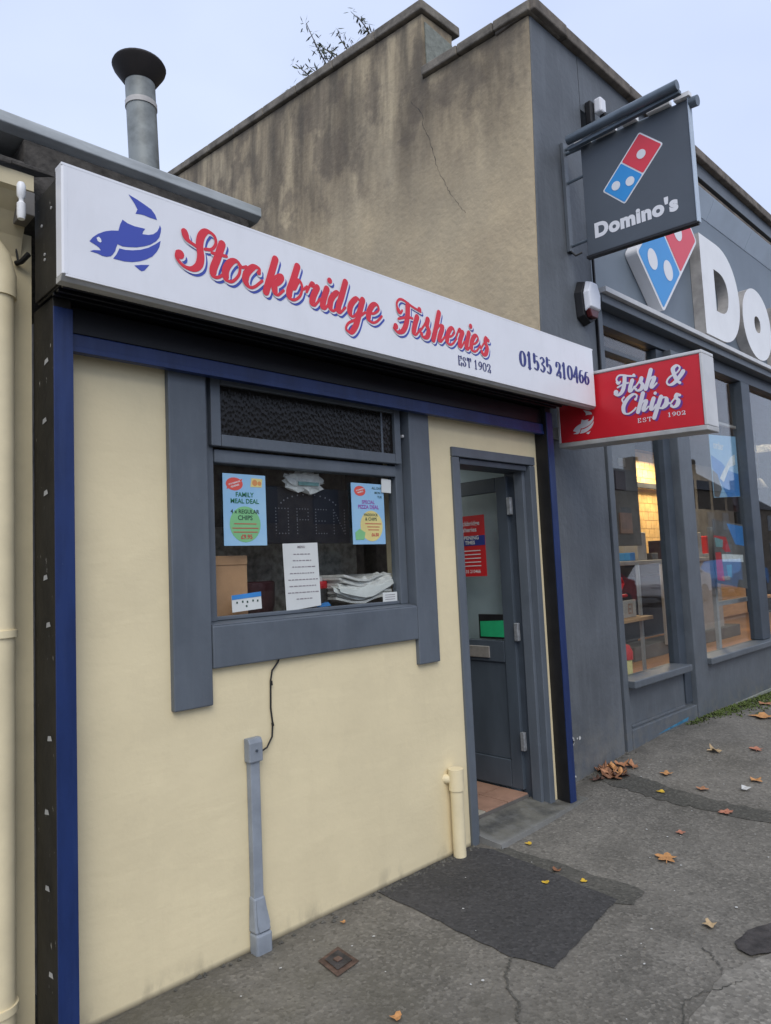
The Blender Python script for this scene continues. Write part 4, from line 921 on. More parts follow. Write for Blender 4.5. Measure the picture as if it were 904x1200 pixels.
# parapet of the street front: coping, band, gap, cove panels, fascia
for i in range(9):
    box('coping_stone', M['coping'], dom, 4.99+i*1.1 if i else 5.0, 4.985+(i+1)*1.1, .04, .42, 5.865, 5.97, .012)
MB().box(4.52, 4.995, .035, .42, 5.868, 5.972).build('coping_stone', M['coping'], dom, .012)
box('upper_wall', M['dgrey'], dom, 5.2355, 6.95, .10, .42, 5.385, 5.864, 0)
box('parapet_band', M['dgrey2'], dom, 6.952, 15, .10, .42, 5.70, 5.862, .004)
box('shadow_gap', M['black'], dom, 6.952, 15, .19, .42, 5.615, 5.698, .0)
box('gutter_lip', M['coping'], dom, 6.952, 15, .105, .185, 5.60, 5.64, .004)
for i in range(7):
    x0 = 6.952+i*1.18
    MB().prism([(.10,5.598),(.215,5.38),(.25,5.38),(.19,5.598)], lambda p: (x0, p[0], p[1]), lambda p: (x0+1.17, p[0], p[1])).build('soffit_panel', M['soffit'], dom, .002)
box('fascia_board', M['fascia'], dom, 5.237, 15, .22, .45, 3.80, 5.379, 0)
box('fascia_ledge', M['white_alu'], dom, 5.24, 15, -.01, .219, 3.775, 3.82, .004)
box('fascia_ledge', M['dgrey2'], dom, 5.24, 15, .03, .219, 3.70, 3.773, .004)
box('cable_drop', M['black'], dom, 5.237, 5.255, .08, .10, 2.7, 4.4, .003)
# shopfront
box('frame_post', M['dgrey2'], dom, 5.26, 5.34, .09, .24, .06, 3.698, .005)
box('frame_post', M['dgrey2'], dom, 6.58, 6.86, .075, .25, .06, 3.56, .006)
box('frame_post', M['slate_dark'], dom, 6.43, 6.578, .15, .25, .06, 3.56, .004)
box('frame_post', M['slate_dark'], dom, 8.50, 8.76, .12, .25, .63, 3.56, .005)
for x in (10.7, 12.8): box('frame_post', M['slate_dark'], dom, x, x+.2, .12, .25, .63, 3.56, .005)
box('frame_head', M['slate_dark'], dom, 5.342, 15, .13, .25, 3.565, 3.698, .004)
box('inner_head', M['dgrey2'], dom, 5.342, 6.428, .15, .24, 3.36, 3.40, .004)
for (a, b2) in ((5.342, 6.428), (6.862, 15)):
    s_ = box('window_sill', M['dgrey2'], dom, a, b2, .035, .25, .565, .625, .008)
rp = box('stall_riser', M['dgrey2'], dom, 5.342, 6.578, .135, .25, .06, .563, .003)
box('riser_rail', M['dgrey2'], dom, 5.342, 6.575, .085, .134, .06, .24, .005)
box('riser_bead', M['dgrey2'], dom, 5.40, 6.40, .115, .134, .242, .262, .003)
box('riser_stile', M['slate_dark'], dom, 6.44, 6.575, .12, .134, .265, .56, .003)
box('stall_riser', M['dgrey2'], dom, 6.862, 15, .10, .25, .02, .563, .003)
box('plinth', M['cement'], dom, 6.862, 15, .085, .099, .0, .105, .01)
for (a, b2) in ((5.342, 6.43), (6.862, 8.498), (8.762, 10.7), (10.9, 12.8), (13.0, 15)):
    box('pane', M['glass_far'], dom, a, b2, .20, .206, .626, 3.564, 0)
box('reflection_bar', M['light_int'], dom, 6.87, 8.49, .21, .24, 3.02, 3.05, .002)  # pale bar stands in for a frame line reflected in the glass
tb_ = MB().add([(5.75,.0845,.125),(6.35,.0845,.135),(6.38,.0845,.165),(6.2,.0845,.155),(5.9,.0845,.140)], [(0,1,2,3,4)]).build('blue_tape', M['blue_smear'], dom)
# interior
IY = 4.3
box('interior_floor', M['wood'], dom, 5.25, 18, .26, IY, .14, .19, 0)
box('interior_wall', M['dark_int'], dom, 5.25, 18, IY, IY+.1, .1, 4, 0)
box('interior_wall', M['dark_int'], dom, 18, 18.1, .26, IY, .1, 4, 0)
box('interior_ceiling', M['dark_int'], dom, 5.25, 18, .46, IY, 3.7, 3.8, 0)
yw = box('tiled_wall', M['wood2'], dom, 11.0, 13.2, 3.02, 3.10, 1.65, 3.5, 0)
for r_ in range(12):
    for c_ in range(11):
        x0 = 11.0+c_*.2+(.1 if r_ % 2 else 0)
        if x0+.2 > 13.25: continue
        MB().box(x0+.004, x0+.196, 3.008, 3.0195, 1.65+r_*.15+.004, 1.65+(r_+1)*.15-.004).build('tile', M['yellow_tile'], yw)
box('menu_rail', M['dark_int'], dom, 11.1, 12.8, 2.9, 2.96, 2.80, 2.89, .004)
box('column', M['dark_int'], dom, 9.5, 10.1, 2.4, 3.0, .2, 3.7, .01)
box('counter', M['dark_int'], dom, 9.3, 12.8, 2.35, 2.95, .40, 1.32, .01)
box('counter_top', M['light_int'], dom, 8.2, 12.9, 2.0, 2.9, 1.50, 1.56, .01)
box('counter_plinth', M['mid_int'], dom, 9.15, 13, 1.98, 2.34, .19, .38, .01)
pl_ = box('display_panel', M['light_int'], dom, 9.98, 10.40, 1.9, 1.94, .34, 1.49, .005)
mb = MB()
for z in (1.42, 1.36, 1.27, 1.18, 1.10, .98, .86): mb.lathe([(.022, -.003), (.022, .0)], (10.06, 1.898, z), 'y', 10)
mb.build('hole_row', M['black'], pl_)
box('menu_board', M['mid_int'], dom, 7.8, 8.45, 1.42, 1.46, 1.75, 3.05, .005)
mb = MB().box(7.86, 8.1, 1.40, 1.418, 2.43, 2.66); mb.build('menu_picture', M['maroon'], dom)
MB().box(7.96, 8.13, 1.40, 1.418, 2.72, 2.82).build('menu_picture', M['light_int'], dom)
MB().box(7.90, 8.2, 1.40, 1.418, 1.9, 2.15).build('menu_picture', M['tile_a'], dom)
pz = box('partition', M['light_int'], dom, 11.2, 12.5, 2.05, 2.1, .3, 1.62, .005)
box('back_panel', M['wood2'], dom, 12.6, 14.6, 2.4, 2.45, .45, 1.4, .005)
box('kitchen_hatch', M['mid_int'], dom, 12.9, 16, 3.0, 3.1, 1.4, 3.4, .005)
random.seed(50)
rackm = [M['maroon'], M['mid_int'], M['light_int'], M['tile_a'], M['red_card'], M['cardboard'], M['dark_int'], M['blue_pr']]
cname = {'maroon': 'maroon', 'mid_int': 'grey', 'light_int': 'cream', 'tile_a': 'terracotta', 'red_card': 'red', 'cardboard': 'brown', 'dark_int': 'black', 'blue_pr': 'blue'}
cn = lambda mt: [cname[k_] for k_ in cname if M[k_] is mt][0]
shelf = thing('shelf_unit', 'dark back shelves full of boxes inside the pizza shop', 'shelves', (8.3, 3.4, .2))
box('back_board', M['dark_int'], shelf, 7.4, 9.3, 3.2, 3.6, .2, 3.2, .01)
for lv in range(5):
    box('shelf', M['mid_int'], shelf, 7.42, 9.28, 2.95, 3.198, .75+lv*.5, .78+lv*.5, .002)
    x = 7.45
    while x < 9.15:
        w_ = random.uniform(.08, .26); hh = random.uniform(.12, .38); 
        mt = random.choice(rackm)
        tag(box('carton', mt, None, x, x+w_, 2.98, 3.18, .781+lv*.5, .781+lv*.5+hh, .004), '%s %s box on the %s shelf of the back shelves' % ('small' if hh < .22 else 'tall' if w_ < .16 else 'large', cn(mt), ('bottom', 'second', 'third', 'fourth', 'top')[lv]), 'box', 'boxes on the pizza shop shelves'); x += w_+random.uniform(.01, .08)
x = 8.4
while x < 12.6:
    w_ = random.uniform(.10, .35); hh = random.uniform(.08, .42)
    mt = random.choice(rackm)
    tag(box('counter_box', mt, None, x, x+w_, 2.1, 2.4, 1.561, 1.561+hh, .01), '%s %s box standing on the pizza shop counter' % ('low' if hh < .15 else 'tall' if hh > .3 else 'medium', cn(mt)), 'box', 'boxes on the pizza shop counter'); x += w_+random.uniform(.05, .35)
for (x, y) in ((10.2, 1.6), (11.8, 1.6), (13.4, 1.6), (9.0, 1.2)):
    MB().lathe([(.012, 0), (.012, -.8), (.05, -.82), (.14, -.98), (.13, -.99), (0, -.92)], (x, y, 3.7), 'z', 16).build('pendant_lamp', M['black'], None, smooth=True)
    tag(bpy.context.scene.collection.objects[-1], 'black pendant lamp hanging over the pizza shop counter', 'lamp', 'pendant lamps in the pizza shop')
for k in range(4): box('menu_screen', M['maroon'] if k % 2 else M['navy_pr'], dom, 13.4+k*.75, 14.05+k*.75, 3.0, 3.05, 2.5, 3.1, .01)
for (x, y, z0) in ((12.9, 1.5, .19), (14.2, 1.2, .19)):
    stl = thing('bar_stool', 'wooden topped black stool inside the pizza shop, %s' % ('nearer the first window' if x < 13 else 'farther along the floor'), 'stool', (x, y, z0))
    for (dx, dy) in ((-.15, -.15), (.15, -.15), (-.15, .15), (.15, .15)): MB().tube([(x+dx, y+dy, z0), (x+dx*.7, y+dy*.7, z0+.65)], .014, 6).build('leg', M['black'], stl)
    MB().lathe([(0, .65), (.18, .65), (.19, .69), (0, .70)], (x, y, z0), 'z', 18).build('seat', M['wood2'], stl, smooth=True)
# window-side white shelf frame and oddments
sh = thing('display_stand', 'white metal stand with a wooden shelf behind the first pizza shop window', 'stand', (6.5, .6, .2))
for (x, y) in ((6.66, .6), (6.40, .75)): box('leg', M['grey_trim'], sh, x, x+.03, y, y+.03, .19, 1.55 if x > 6.5 else 1.05, .002)
box('shelf', M['wood2'], sh, 6.05, 6.70, .50, .75, 1.00, 1.035, .004)
ei = thing('shelf_sign', 'small cream board with letters standing on the wooden shelf', 'sign', (6.35, .58, 1.04))
box('board', M['light_int'], ei, 6.10, 6.52, .58, .60, 1.037, 1.20, .003)
mb = MB(); put_text(mb, 'EI', .14, 6.40, 1.07, lambda x, z, d: (x, .579-d, z), .001, .002); mb.build('lettering', M['tile_a'], ei)
rd = MB().tube([(6.22,.6,1.40),(6.30,.6,1.41),(6.33,.6,1.36),(6.27,.6,1.30),(6.26,.6,1.245),(6.38,.6,1.245)], .016, 8).build('red_numeral', M['red_card'], None, smooth=True)
tag(rd, 'red shaped ornament above the lettered board in the pizza shop window', 'ornament')
bt = thing('yellow_post', 'short pale yellow post with a red cap just inside the first pizza shop window', 'post', (5.75, .32, .2))
MB().lathe([(0,0),(.062,0),(.062,.54),(0,.54)], (5.77,.34,.19), 'z', 20).build('body', M['yellow_pr'], bt, smooth=True)
MB().lathe([(0,.54),(.072,.54),(.075,.60),(.05,.66),(0,.675)], (5.77,.34,.19), 'z', 20).build('cap', M['red_card'], bt, smooth=True)
rk = thing('display_rack', 'white metal rack frame behind the second pizza shop window', 'rack', (8.4, .4, .2))
for x in (7.91, 8.96): box('upright', M['grey_trim'], rk, x, x+.06, .36, .40, .19, 2.4 if x > 8.5 else 1.9, .003)
box('crossbar', M['grey_trim'], rk, 7.971, 8.959, .362, .398, 1.035, 1.085, .003)
box('crossbar', M['grey_trim'], rk, 7.971, 8.959, .362, .398, 1.76, 1.79, .003)
ps = thing('window_poster', 'large blue picture poster in the second pizza shop window', 'poster', (8.2, .22, 2.5))
MB().prism([(7.72,2.20),(8.47,2.24),(8.48,2.93),(7.72,2.88)], lambda p: (p[0],.222,p[1]), lambda p: (p[0],.226,p[1])).build('sheet', M['poster_blue'], ps)
wpf = lambda x, z, d: (x, .2215-d, z)
mb = MB(); poly(mb, [(7.73,2.66),(8.0,2.60),(8.2,2.52),(8.47,2.50),(8.47,2.25),(8.1,2.22),(7.9,2.40),(7.73,2.52)], wpf, .0005); mb.build('picture', M['blue_pr'], ps)
mb = MB(); poly(mb, [(7.92,2.42),(8.02,2.38),(8.22,2.56),(8.40,2.60),(8.41,2.72),(8.28,2.68),(8.05,2.52)], wpf, .001); mb.build('picture_detail', M['crumple'], ps)
mb = MB(); poly(mb, [(7.73,2.50),(7.86,2.46),(7.95,2.30),(7.86,2.21),(7.73,2.21)], wpf, .001); mb.build('picture_detail', M['mid_int'], ps)
mb = MB(); put_text(mb, 'order', .12, 7.95, 2.74, wpf, .001, .002); mb.build('lettering', M['crumple'], ps)
ps = thing('window_poster', 'red, white and blue offer poster low in the second pizza shop window', 'poster', (8.1, .22, 1.5))
MB().prism([(7.62,1.30),(8.46,1.20),(8.47,1.92),(7.62,1.97)], lambda p: (p[0],.222,p[1]), lambda p: (p[0],.226,p[1])).build('sheet', M['mid_int'], ps)
for nm_, pts, mt, l in (('picture', [(7.62,1.80),(7.95,1.78),(8.05,1.62),(7.9,1.62),(7.62,1.78)], M['red_card'], .0005), ('picture', [(7.63,1.62),(7.78,1.62),(7.82,1.31),(7.63,1.33)], M['red_card'], .0006),
        ('picture', [(8.0,1.93),(8.46,1.9),(8.46,1.68),(8.2,1.70)], M['blue_pr'], .0007), ('picture', [(7.80,1.60),(8.40,1.58),(8.40,1.50),(7.80,1.52)], M['crumple'], .0005), ('picture', [(7.9,1.48),(8.05,1.48),(8.02,1.34),(7.92,1.36)], M['teal'], .0005), ('picture', [(7.64,1.78),(7.86,1.75),(7.84,1.67),(7.66,1.68)], M['teal'], .0009)):
    mb = MB(); poly(mb, pts, wpf, l); mb.build(nm_, mt, ps)
# the lit interior
for (x, y, z, e, s_) in ((12.0, 2.5, 3.3, 60, .5), (8.0, 2.2, 3.5, 45, 1.0), (14.0, 1.6, 3.5, 40, 1.0)):
    L_ = bpy.data.lights.new('ceiling_lamp', 'AREA'); L_.energy = e; L_.size = s_; L_.color = (1, .82, .55)
    lo = bpy.data.objects.new('ceiling_lamp', L_); COL.objects.link(lo); lo.location = (x, y, z); lo.parent = dom; lo.matrix_parent_inverse = dom.matrix_basis.inverted()

# ------------------------------------------------------------------ 3D fascia sign
fas = thing('fascia_sign', 'large white raised letters beside a red and blue domino tile on the grey fascia', 'shop sign', (8, .15, 4))
Bv, Rv, Lv = Vector((6.557, 3.925)), Vector((7.507, 4.905)), Vector((6.153, 4.40))
ex = (Rv-Bv).normalized(); ey = Vector((-ex.y, ex.x)); LL = (Rv-Bv).length; WW = LL*.5
def tile_pts(x0, x1, y0, y1, r, n=5):
    P = []
    for (cx, cy, a0) in ((x1-r, y0+r, -90), (x1-r, y1-r, 0), (x0+r, y1-r, 90), (x0+r, y0+r, 180)):
        for k in range(n+1): a = R(a0+90*k/n); P.append((cx+r*math.cos(a), cy+r*math.sin(a)))
    return P
def domino(parent, org, ex, ey, LL, put, depth_back, rim, names=('tile_body', 'tile_half')):
    WW = LL*.5
    T = lambda p: org+ex*p[0]+ey*p[1]
    P = [T(p) for p in tile_pts(0, LL, 0, WW, LL*.035)]
    MB().prism([(q.x, q.y) for q in P], lambda p: put(p[0], p[1], 0), lambda p: put(p[0], p[1], -depth_back)).build('tile_body', M['logo_white'], parent, .003)
    g_ = LL*.022
    for (x0, x1, mt) in ((g_, LL/2-g_/2, M['logo_blue']), (LL/2+g_/2, LL-g_, M['logo_red'])):
        mb = MB(); poly(mb, [T(p) for p in tile_pts(x0, x1, g_, WW-g_, LL*.02)], put, .002); mb.build('tile_half', mt, parent)
    rr = LL*.075
    for c in ((LL*.17, WW*.66), (LL*.325, WW*.29), (LL*.735, WW*.48)):
        q = T(c); mb = MB(); dot(mb, (q.x, q.y), rr, put, .004, 24); mb.build('spot', M['logo_white'], parent)
fp = lambda x, z, d: (x, .10-d, z)
domino(fas, Bv, ex, ey, LL, fp, .115, 0)
def letter3d(ch, x0, x1, z0, z1, parent, bold):
    vs, fs = text_mesh(ch, 1.0, bold, 0, 'LEFT', res=10)
    xs_ = [v[0] for v in vs]; ys_ = [v[1] for v in vs]; a, b2, c, d = min(xs_), max(xs_), min(ys_), max(ys_)
    V = [(x0+(v[0]-a)/(b2-a)*(x1-x0), z0+(v[1]-c)/(d-c)*(z1-z0)) for v in vs]
    # find outline edges to build the returns
    from collections import Counter
    cnt = Counter()
    key = lambda i: (round(V[i][0], 4), round(V[i][1], 4))
    for f in fs:
        for i in range(len(f)): e = (f[i], f[(i+1) % len(f)]); cnt[frozenset((key(e[0]), key(e[1])))] += 1
    mb = MB(); mb.add([(p[0], .10, p[1]) for p in V], fs, 0)
    for f in fs:
        for i in range(len(f)):
            e = (f[i], f[(i+1) % len(f)])
            if cnt[frozenset((key(e[0]), key(e[1])))] == 1:
                p, q = V[e[0]], V[e[1]]
                mb.add([(p[0], .10, p[1]), (q[0], .10, q[1]), (q[0], .217, q[1]), (p[0], .217, p[1])], [(0,1,2,3)], 1)
    return mb.build('letter', [M['letter_white'], M['letter_side']], parent)
letter3d('D', 7.57, 8.62, 3.93, 5.03, fas, .075)
letter3d('o', 8.70, 9.66, 3.92, 4.80, fas, .08)
letter3d('m', 9.80, 11.2, 3.93, 4.80, fas, .09)
letter3d('i', 11.32, 11.62, 3.93, 5.1, fas, .05)
letter3d('n', 11.75, 12.65, 3.93, 4.80, fas, .09)
letter3d('o', 12.75, 13.65, 3.92, 4.80, fas, .08)

# ------------------------------------------------------------------ hanging panel sign
hs = thing('hanging_sign', 'square dark grey panel sign with a domino tile hung from a wall bracket', 'hanging sign', (4.88, -.1, 3.95))
HX = 4.88; HY0, HY1, HZ0, HZ1 = -.903, -.069, 3.946, 4.819
hx = lambda p: (p[0], p[1], p[2]+(p[1]+.06)*.055)
MB().box(HX, HX+.035, HY0, HY1, HZ0, HZ1).build('panel', M['panel_grey'], hs, .004, xf=hx)
MB().box(HX-.008, HX+.043, HY0-.012, HY0-.001, HZ0-.01, HZ1+.02).build('edge_strip', M['soffit'], hs, .002, xf=hx)
MB().box(HX-.008, HX+.043, HY0, HY1+.01, HZ0-.022, HZ0-.002).build('edge_strip', M['black'], hs, .002, xf=hx)
hp = lambda u, z, d: hx((HX-.0006-d, -u, z))
o_ = Vector((.42+.02, 4.02+.02))
# tile corners measured on the panel
dirx = Vector((.306, .325)).normalized()
domino(hs, Vector((.396, 4.245)), dirx, Vector((-dirx.y, dirx.x)), .465, hp, .001, 0)
mb = MB(); fit_text(mb, "Domino's", .140, .785, 4.063, .118, hp, .001, .055); mb.build('lettering', M['logo_white'], hs)
# lamp tube above and its diffuser pieces
mb = MB().tube([(HX-.107, -.021, 4.863), (HX-.107, -.887, 4.844)], .036, 14).build('lamp_tube', M['tube_metal'], hs, smooth=True)
box('lamp_bar', M['tube_metal'], hs, HX-.095, HX-.055, -.89, -.01, 4.791, 4.82, .003)
for a, b2 in ((-.16, -.03), (-.37, -.20), (-.54, -.43), (-.79, -.62), (-.93, -.82)):
    box('diffuser', M['strip_white'], hs, HX-.030, HX+.02, a, b2, 4.832, 4.866, .002, xf=hx)
mb = MB().tube([(HX+.02, .09, 4.845), (HX+.02, -.935, 4.768)], .014, 10).build('bracket_arm', M['tube_metal'], hs, smooth=True)
MB().tube([(HX+.02, -.914, 4.752), (HX+.02, -.967, 4.746)], .038, 12).build('arm_end_cap', M['tube_metal'], hs, smooth=True)
for z in (4.88, 4.60, 4.08):
    MB().tube([(HX+.02, .10, z), (HX+.02, -.07, z+.0)], .012, 8).build('stay', M['tube_metal'], hs, smooth=True)
    box('wall_plate', M['tube_metal'], hs, HX-.01, HX+.05, .082, .099, z-.05, z+.05, .003)
box('wall_strap', M['dgrey2'], hs, HX-.02, HX+.035, .07, .098, 4.03, 4.93, .003)
MB().tube([(HX, .08, 4.04), (HX-.01, .03, 3.98), (HX+.02, -.01, 4.0)], .008, 7).build('cable', M['rubber'], hs, smooth=True)

# alarm bell box
ab = thing('alarm_box', 'white hexagonal alarm box with a dark red lens on the grey pier', 'alarm box', (5.06, .05, 3.65))
P = [(-.10,-.14),(.0,-.19),(.10,-.14),(.12,.06),(.06,.17),(-.06,.17),(-.12,.06)]
MB().prism(P, lambda p: (5.04+p[0]*.9, .035, 3.65+p[1]*.9), lambda p: (5.04+p[0]*1.0, .098, 3.65+p[1]*1.0)).build('back_case', M['black'], ab, .006)
MB().prism([(-.09,-.09),(.09,-.09),(.105,.05),(.055,.15),(-.055,.15),(-.105,.05)], lambda p: (5.04+p[0]*.85, -.02, 3.66+p[1]*.85), lambda p: (5.04+p[0]*.92, .034, 3.65+p[1]*1.05)).build('cover', M['sign_white'], ab, .01)
MB().prism([(-.085,-.095),(.085,-.095),(.05,-.165),(-.05,-.165)], lambda p: (5.04+p[0]*.9, -.005, 3.66+p[1]*.9), lambda p: (5.04+p[0]*.95, .034, 3.66+p[1]*.9)).build('lens', M['bell_red'], ab, .008)
# small floodlight and sensor beside the hanging sign's bracket
cm = thing('security_camera', 'small white and black camera on the grey wall above the hanging sign bracket', 'camera', (5.35, .09, 5.40))
box('bracket', M['black'], cm, 5.30, 5.37, .04, .098, 5.27, 5.47, .01); box('body', M['sign_white'], cm, 5.345, 5.44, -.03, .039, 5.36, 5.49, .015); box('lens', M['black'], cm, 5.40, 5.45, -.035, .02, 5.33, 5.375, .01)
sn = MB().lathe([(0,-.05),(.03,-.05),(.055,-.02),(.055,.0),(0,.0)], (5.72,.10,5.50), 'y', 18)
sn = sn.build('wall_sensor', M['slate_dark'], None, smooth=True); tag(sn, 'small dark round sensor on the grey wall behind the lamp tube', 'sensor')

# ------------------------------------------------------------------ flue
fu = thing('flue', 'grey metal flue with a sooty black cowl rising behind the roof edge', 'flue', (2.0, 1.6, 3.1))
tilt = lambda p: (p[0]+.03+(p[2]-4.3)*-.035, p[1], p[2])
MB().tube([(2.0,1.5,3.1),(2.0,1.5,4.88)], .096, 28).build('pipe', M['flue'], fu, smooth=True, xf=tilt)
MB().tube([(2.0,1.5,4.70),(2.0,1.5,4.735)], .102, 28).build('joint_band', M['flue_band'], fu, smooth=True, xf=tilt)
MB().lathe([(0,4.87),(.10,4.87),(.165,4.965),(.172,4.985),(.165,5.0),(.10,5.02),(0,5.025)], (2.0,1.5,0), 'z', 32).build('cowl', M['soot'], fu, smooth=True, xf=tilt)
# ------------------------------------------------------------------ plant on the gable coping
bd = thing('wall_plant', 'wispy weed with bare stems growing behind the gable coping', 'plant', (4.85, 2.9, 6.85))
random.seed(21)
tips = [(3.30,7.38),(3.06,7.72),(2.96,7.40),(2.88,7.36),(2.66,7.40),(2.74,7.22),(2.36,7.42),(2.22,7.24),(2.45,7.15),(3.45,7.18),(3.15,7.30),(2.55,7.05)]
mb = MB(); lf = MB()
for (y, z) in tips:
    b0 = Vector((4.86, 2.5+(y-2.8)*.8, 6.83+(y-2.8)*.05)); t_ = Vector((4.80+random.uniform(-.1, .1), y, z)); mid = b0.lerp(t_, .55)+Vector((.04, random.uniform(-.12, .12), .06))
    pth = [b0, mid, t_]; c = [b0*(1-s)**2+mid*2*s*(1-s)+t_*s*s for s in [i/6 for i in range(7)]]
    mb.tube(c, [.010-.001*i for i in range(7)], 5)
    for s in range(2, 7):
        for q in range(7 if s < 5 else 9):
            p = c[s]+Vector((random.uniform(-.05, .05), random.uniform(-.05, .05), random.uniform(-.05, .05)))
            a = Vector((random.uniform(-1, 1), random.uniform(-1, 1), random.uniform(-1, .6))).normalized(); n_ = a.orthogonal().normalized()
            l, w_ = random.uniform(.05, .10), random.uniform(.012, .024)
            lf.add([p, p+a*l*.5+n_*w_, p+a*l, p+a*l*.5-n_*w_], [(0,1,2,3)])
mb.build('stem', M['twig'], bd, smooth=True); lf.build('foliage', M['leafgreen'], bd)

# ================================================================== NEIGHBOUR ON THE LEFT
nb = thing('neighbour_building', 'cream rendered building with a coved eave at the left edge', 'building', (0, .12, 0))
box('wall', M['cream2'], nb, -6, .895, .118, .4, -.06, 2.96, 0)
# coved eave, swept out towards the street
mb = MB(); prof = [(.118,2.86),(.09,2.93),(.04,3.0),(-.02,3.05),(-.04,3.06),(-.04,3.12),(.118,3.13)]
mb.prism(prof, lambda p: (-6, p[0], p[1]), lambda p: (.855, p[0], p[1])); mb.build('coved_eave', M['cream_plain'], nb, 0)
for i in range(14):
    x0 = -1.2+i*.152
    MB().prism([(-.06,3.128),(-.06,3.142),(.55,3.415),(.55,3.40)], lambda p: (x0, p[0], p[1]+.004*(i % 2)), lambda p: (x0+.148, p[0], p[1]+.004*(i % 2))).build('slate', M['slates'], nb, .002)
    MB().prism([(.06,3.20),(.06,3.216),(.55,3.424),(.55,3.416)], lambda p: (x0-.07, p[0], p[1]+.004*(i % 2)), lambda p: (x0+.078, p[0], p[1]+.004*(i % 2))).build('slate', M['slates'], nb, .002)
dp = thing('drainpipe', 'fat cream painted drainpipe with an elbow at the left edge', 'drainpipe', (.75, .05, 0))
MB().tube([(.755,.055,0),(.755,.055,2.68)], .058, 24).build('pipe', M['cream_pipe'], dp, smooth=True)
MB().tube([(.755,.055,2.66),(.755,.055,2.74),(.74,.055,2.80),(.70,.055,2.85),(.62,.055,2.89),(.5,.055,2.90)], .066, 24).build('elbow', M['cream_pipe'], dp, smooth=True)
for z in (1.42, 2.68, .16): MB().tube([(.755,.055,z),(.755,.055,z+.025)], .066, 24).build('collar', M['cream_pipe'], dp, smooth=True)
fl2 = thing('bulkhead_lamp', 'small white tubular lamp under the eave beside the shop sign', 'lamp', (.8, -.1, 3.0))
MB().lathe([(0,2.905),(.012,2.905),(.015,2.92),(.015,2.962),(.008,2.97),(.008,2.98),(.015,2.99),(.015,3.03),(.011,3.04),(0,3.04)], (.790,-.11,0), 'z', 16).build('tube', M['strip_white'], fl2, smooth=True)
box('bracket', M['mid_int'], fl2, .812, .856, -.05, .06, 2.96, 3.05, .003)
mb = MB().tube([(.835,.108,2.83),(.85,.09,2.835),(.868,.06,2.86)], .010, 8)
mb.tube([(.845,.11,2.84),(.835,.11,2.90),(.86,.10,2.97)], .004, 6)
tag(mb.build('black_cable', M['rubber'], None, smooth=True), 'short black cable and clip on the cream wall behind the shop sign end', 'cable')

# ================================================================== SMALL THINGS ON THE CREAM WALL
cd_ = thing('cable_trunking', 'grey plastic cable trunking standing against the cream wall', 'trunking', (1.75, 0, 0))
box('duct', M['conduit'], cd_, 1.726, 1.774, -.036, -.001, .17, .80, .004)
mb = MB().prism([(-.046,.79),(-.046,.872),(-.036,.892),(-.001,.892),(-.001,.79)], lambda p: (1.716,p[0],p[1]), lambda p: (1.786,p[0],p[1])); mb.build('end_cap', M['conduit'], cd_, .006)
sc_ = MB().lathe([(.006,-.004),(.006,0)], (1.752,-.047,.84), 'y', 8).build('screw', M['slate_dark'], cd_)
mb = MB(); P = [(.0,.0),(.045,.10),(.045,.26),(.03,.28)]
mb.add([(1.722,-.040,.225),(1.778,-.040,.225),(1.780,-.001,.23),(1.720,-.001,.23),(1.716,-.058,.085),(1.794,-.058,.085),(1.796,-.001,.085),(1.714,-.001,.085)], [(0,1,2,3),(0,4,5,1),(1,5,6,2),(2,6,7,3),(3,7,4,0),(4,7,6,5)]).build('boot', M['conduit'], cd_, .008)
MB().add([(1.730,-.044,.215),(1.772,-.044,.215),(1.786,-.060,.12),(1.780,-.0615,.092),(1.732,-.0615,.092),(1.724,-.060,.12)], [(0,1,2,3,4,5)]).build('boot_face', M['conduit'], cd_)
MB().box(1.716, 1.796, -.062, -.001, -.03, .0835).build('boot', M['conduit'], cd_, .010)
mb = MB().tube([(1.915,-.006,1.22),(1.905,-.010,1.20),(1.870,-.010,1.165),(1.862,-.008,1.12),(1.858,-.008,1.0),(1.866,-.008,.93),(1.858,-.012,.875),(1.825,-.018,.835),(1.795,-.02,.825)], .0042, 7)
mb.tube([(1.864,-.010,1.12),(1.866,-.010,1.10)], .006, 6); mb.tube([(1.864,-.010,.935),(1.866,-.010,.92)], .006, 6)
tag(mb.build('black_cable', M['rubber'], None, smooth=True), 'thin black cable hanging from the window sill to the grey trunking', 'cable')
wp = thing('waste_pipe', 'short cream painted waste pipe at the wall foot left of the door', 'pipe', (3.06, -.03, 0))
MB().tube([(3.050,-.046,-.01),(3.050,-.046,.37)], .036, 18).build('pipe', M['cream_pipe'], wp, smooth=True)
MB().tube([(3.050,-.046,.36),(3.050,-.046,.475)], .043, 18).build('joint', M['cream_pipe'], wp, smooth=True)
MB().tube([(3.012,.01,.42),(3.022,-.015,.42),(3.05,-.040,.425)], [.026,.025,.024], 16).build('elbow', M['cream_pipe'], wp, smooth=True)
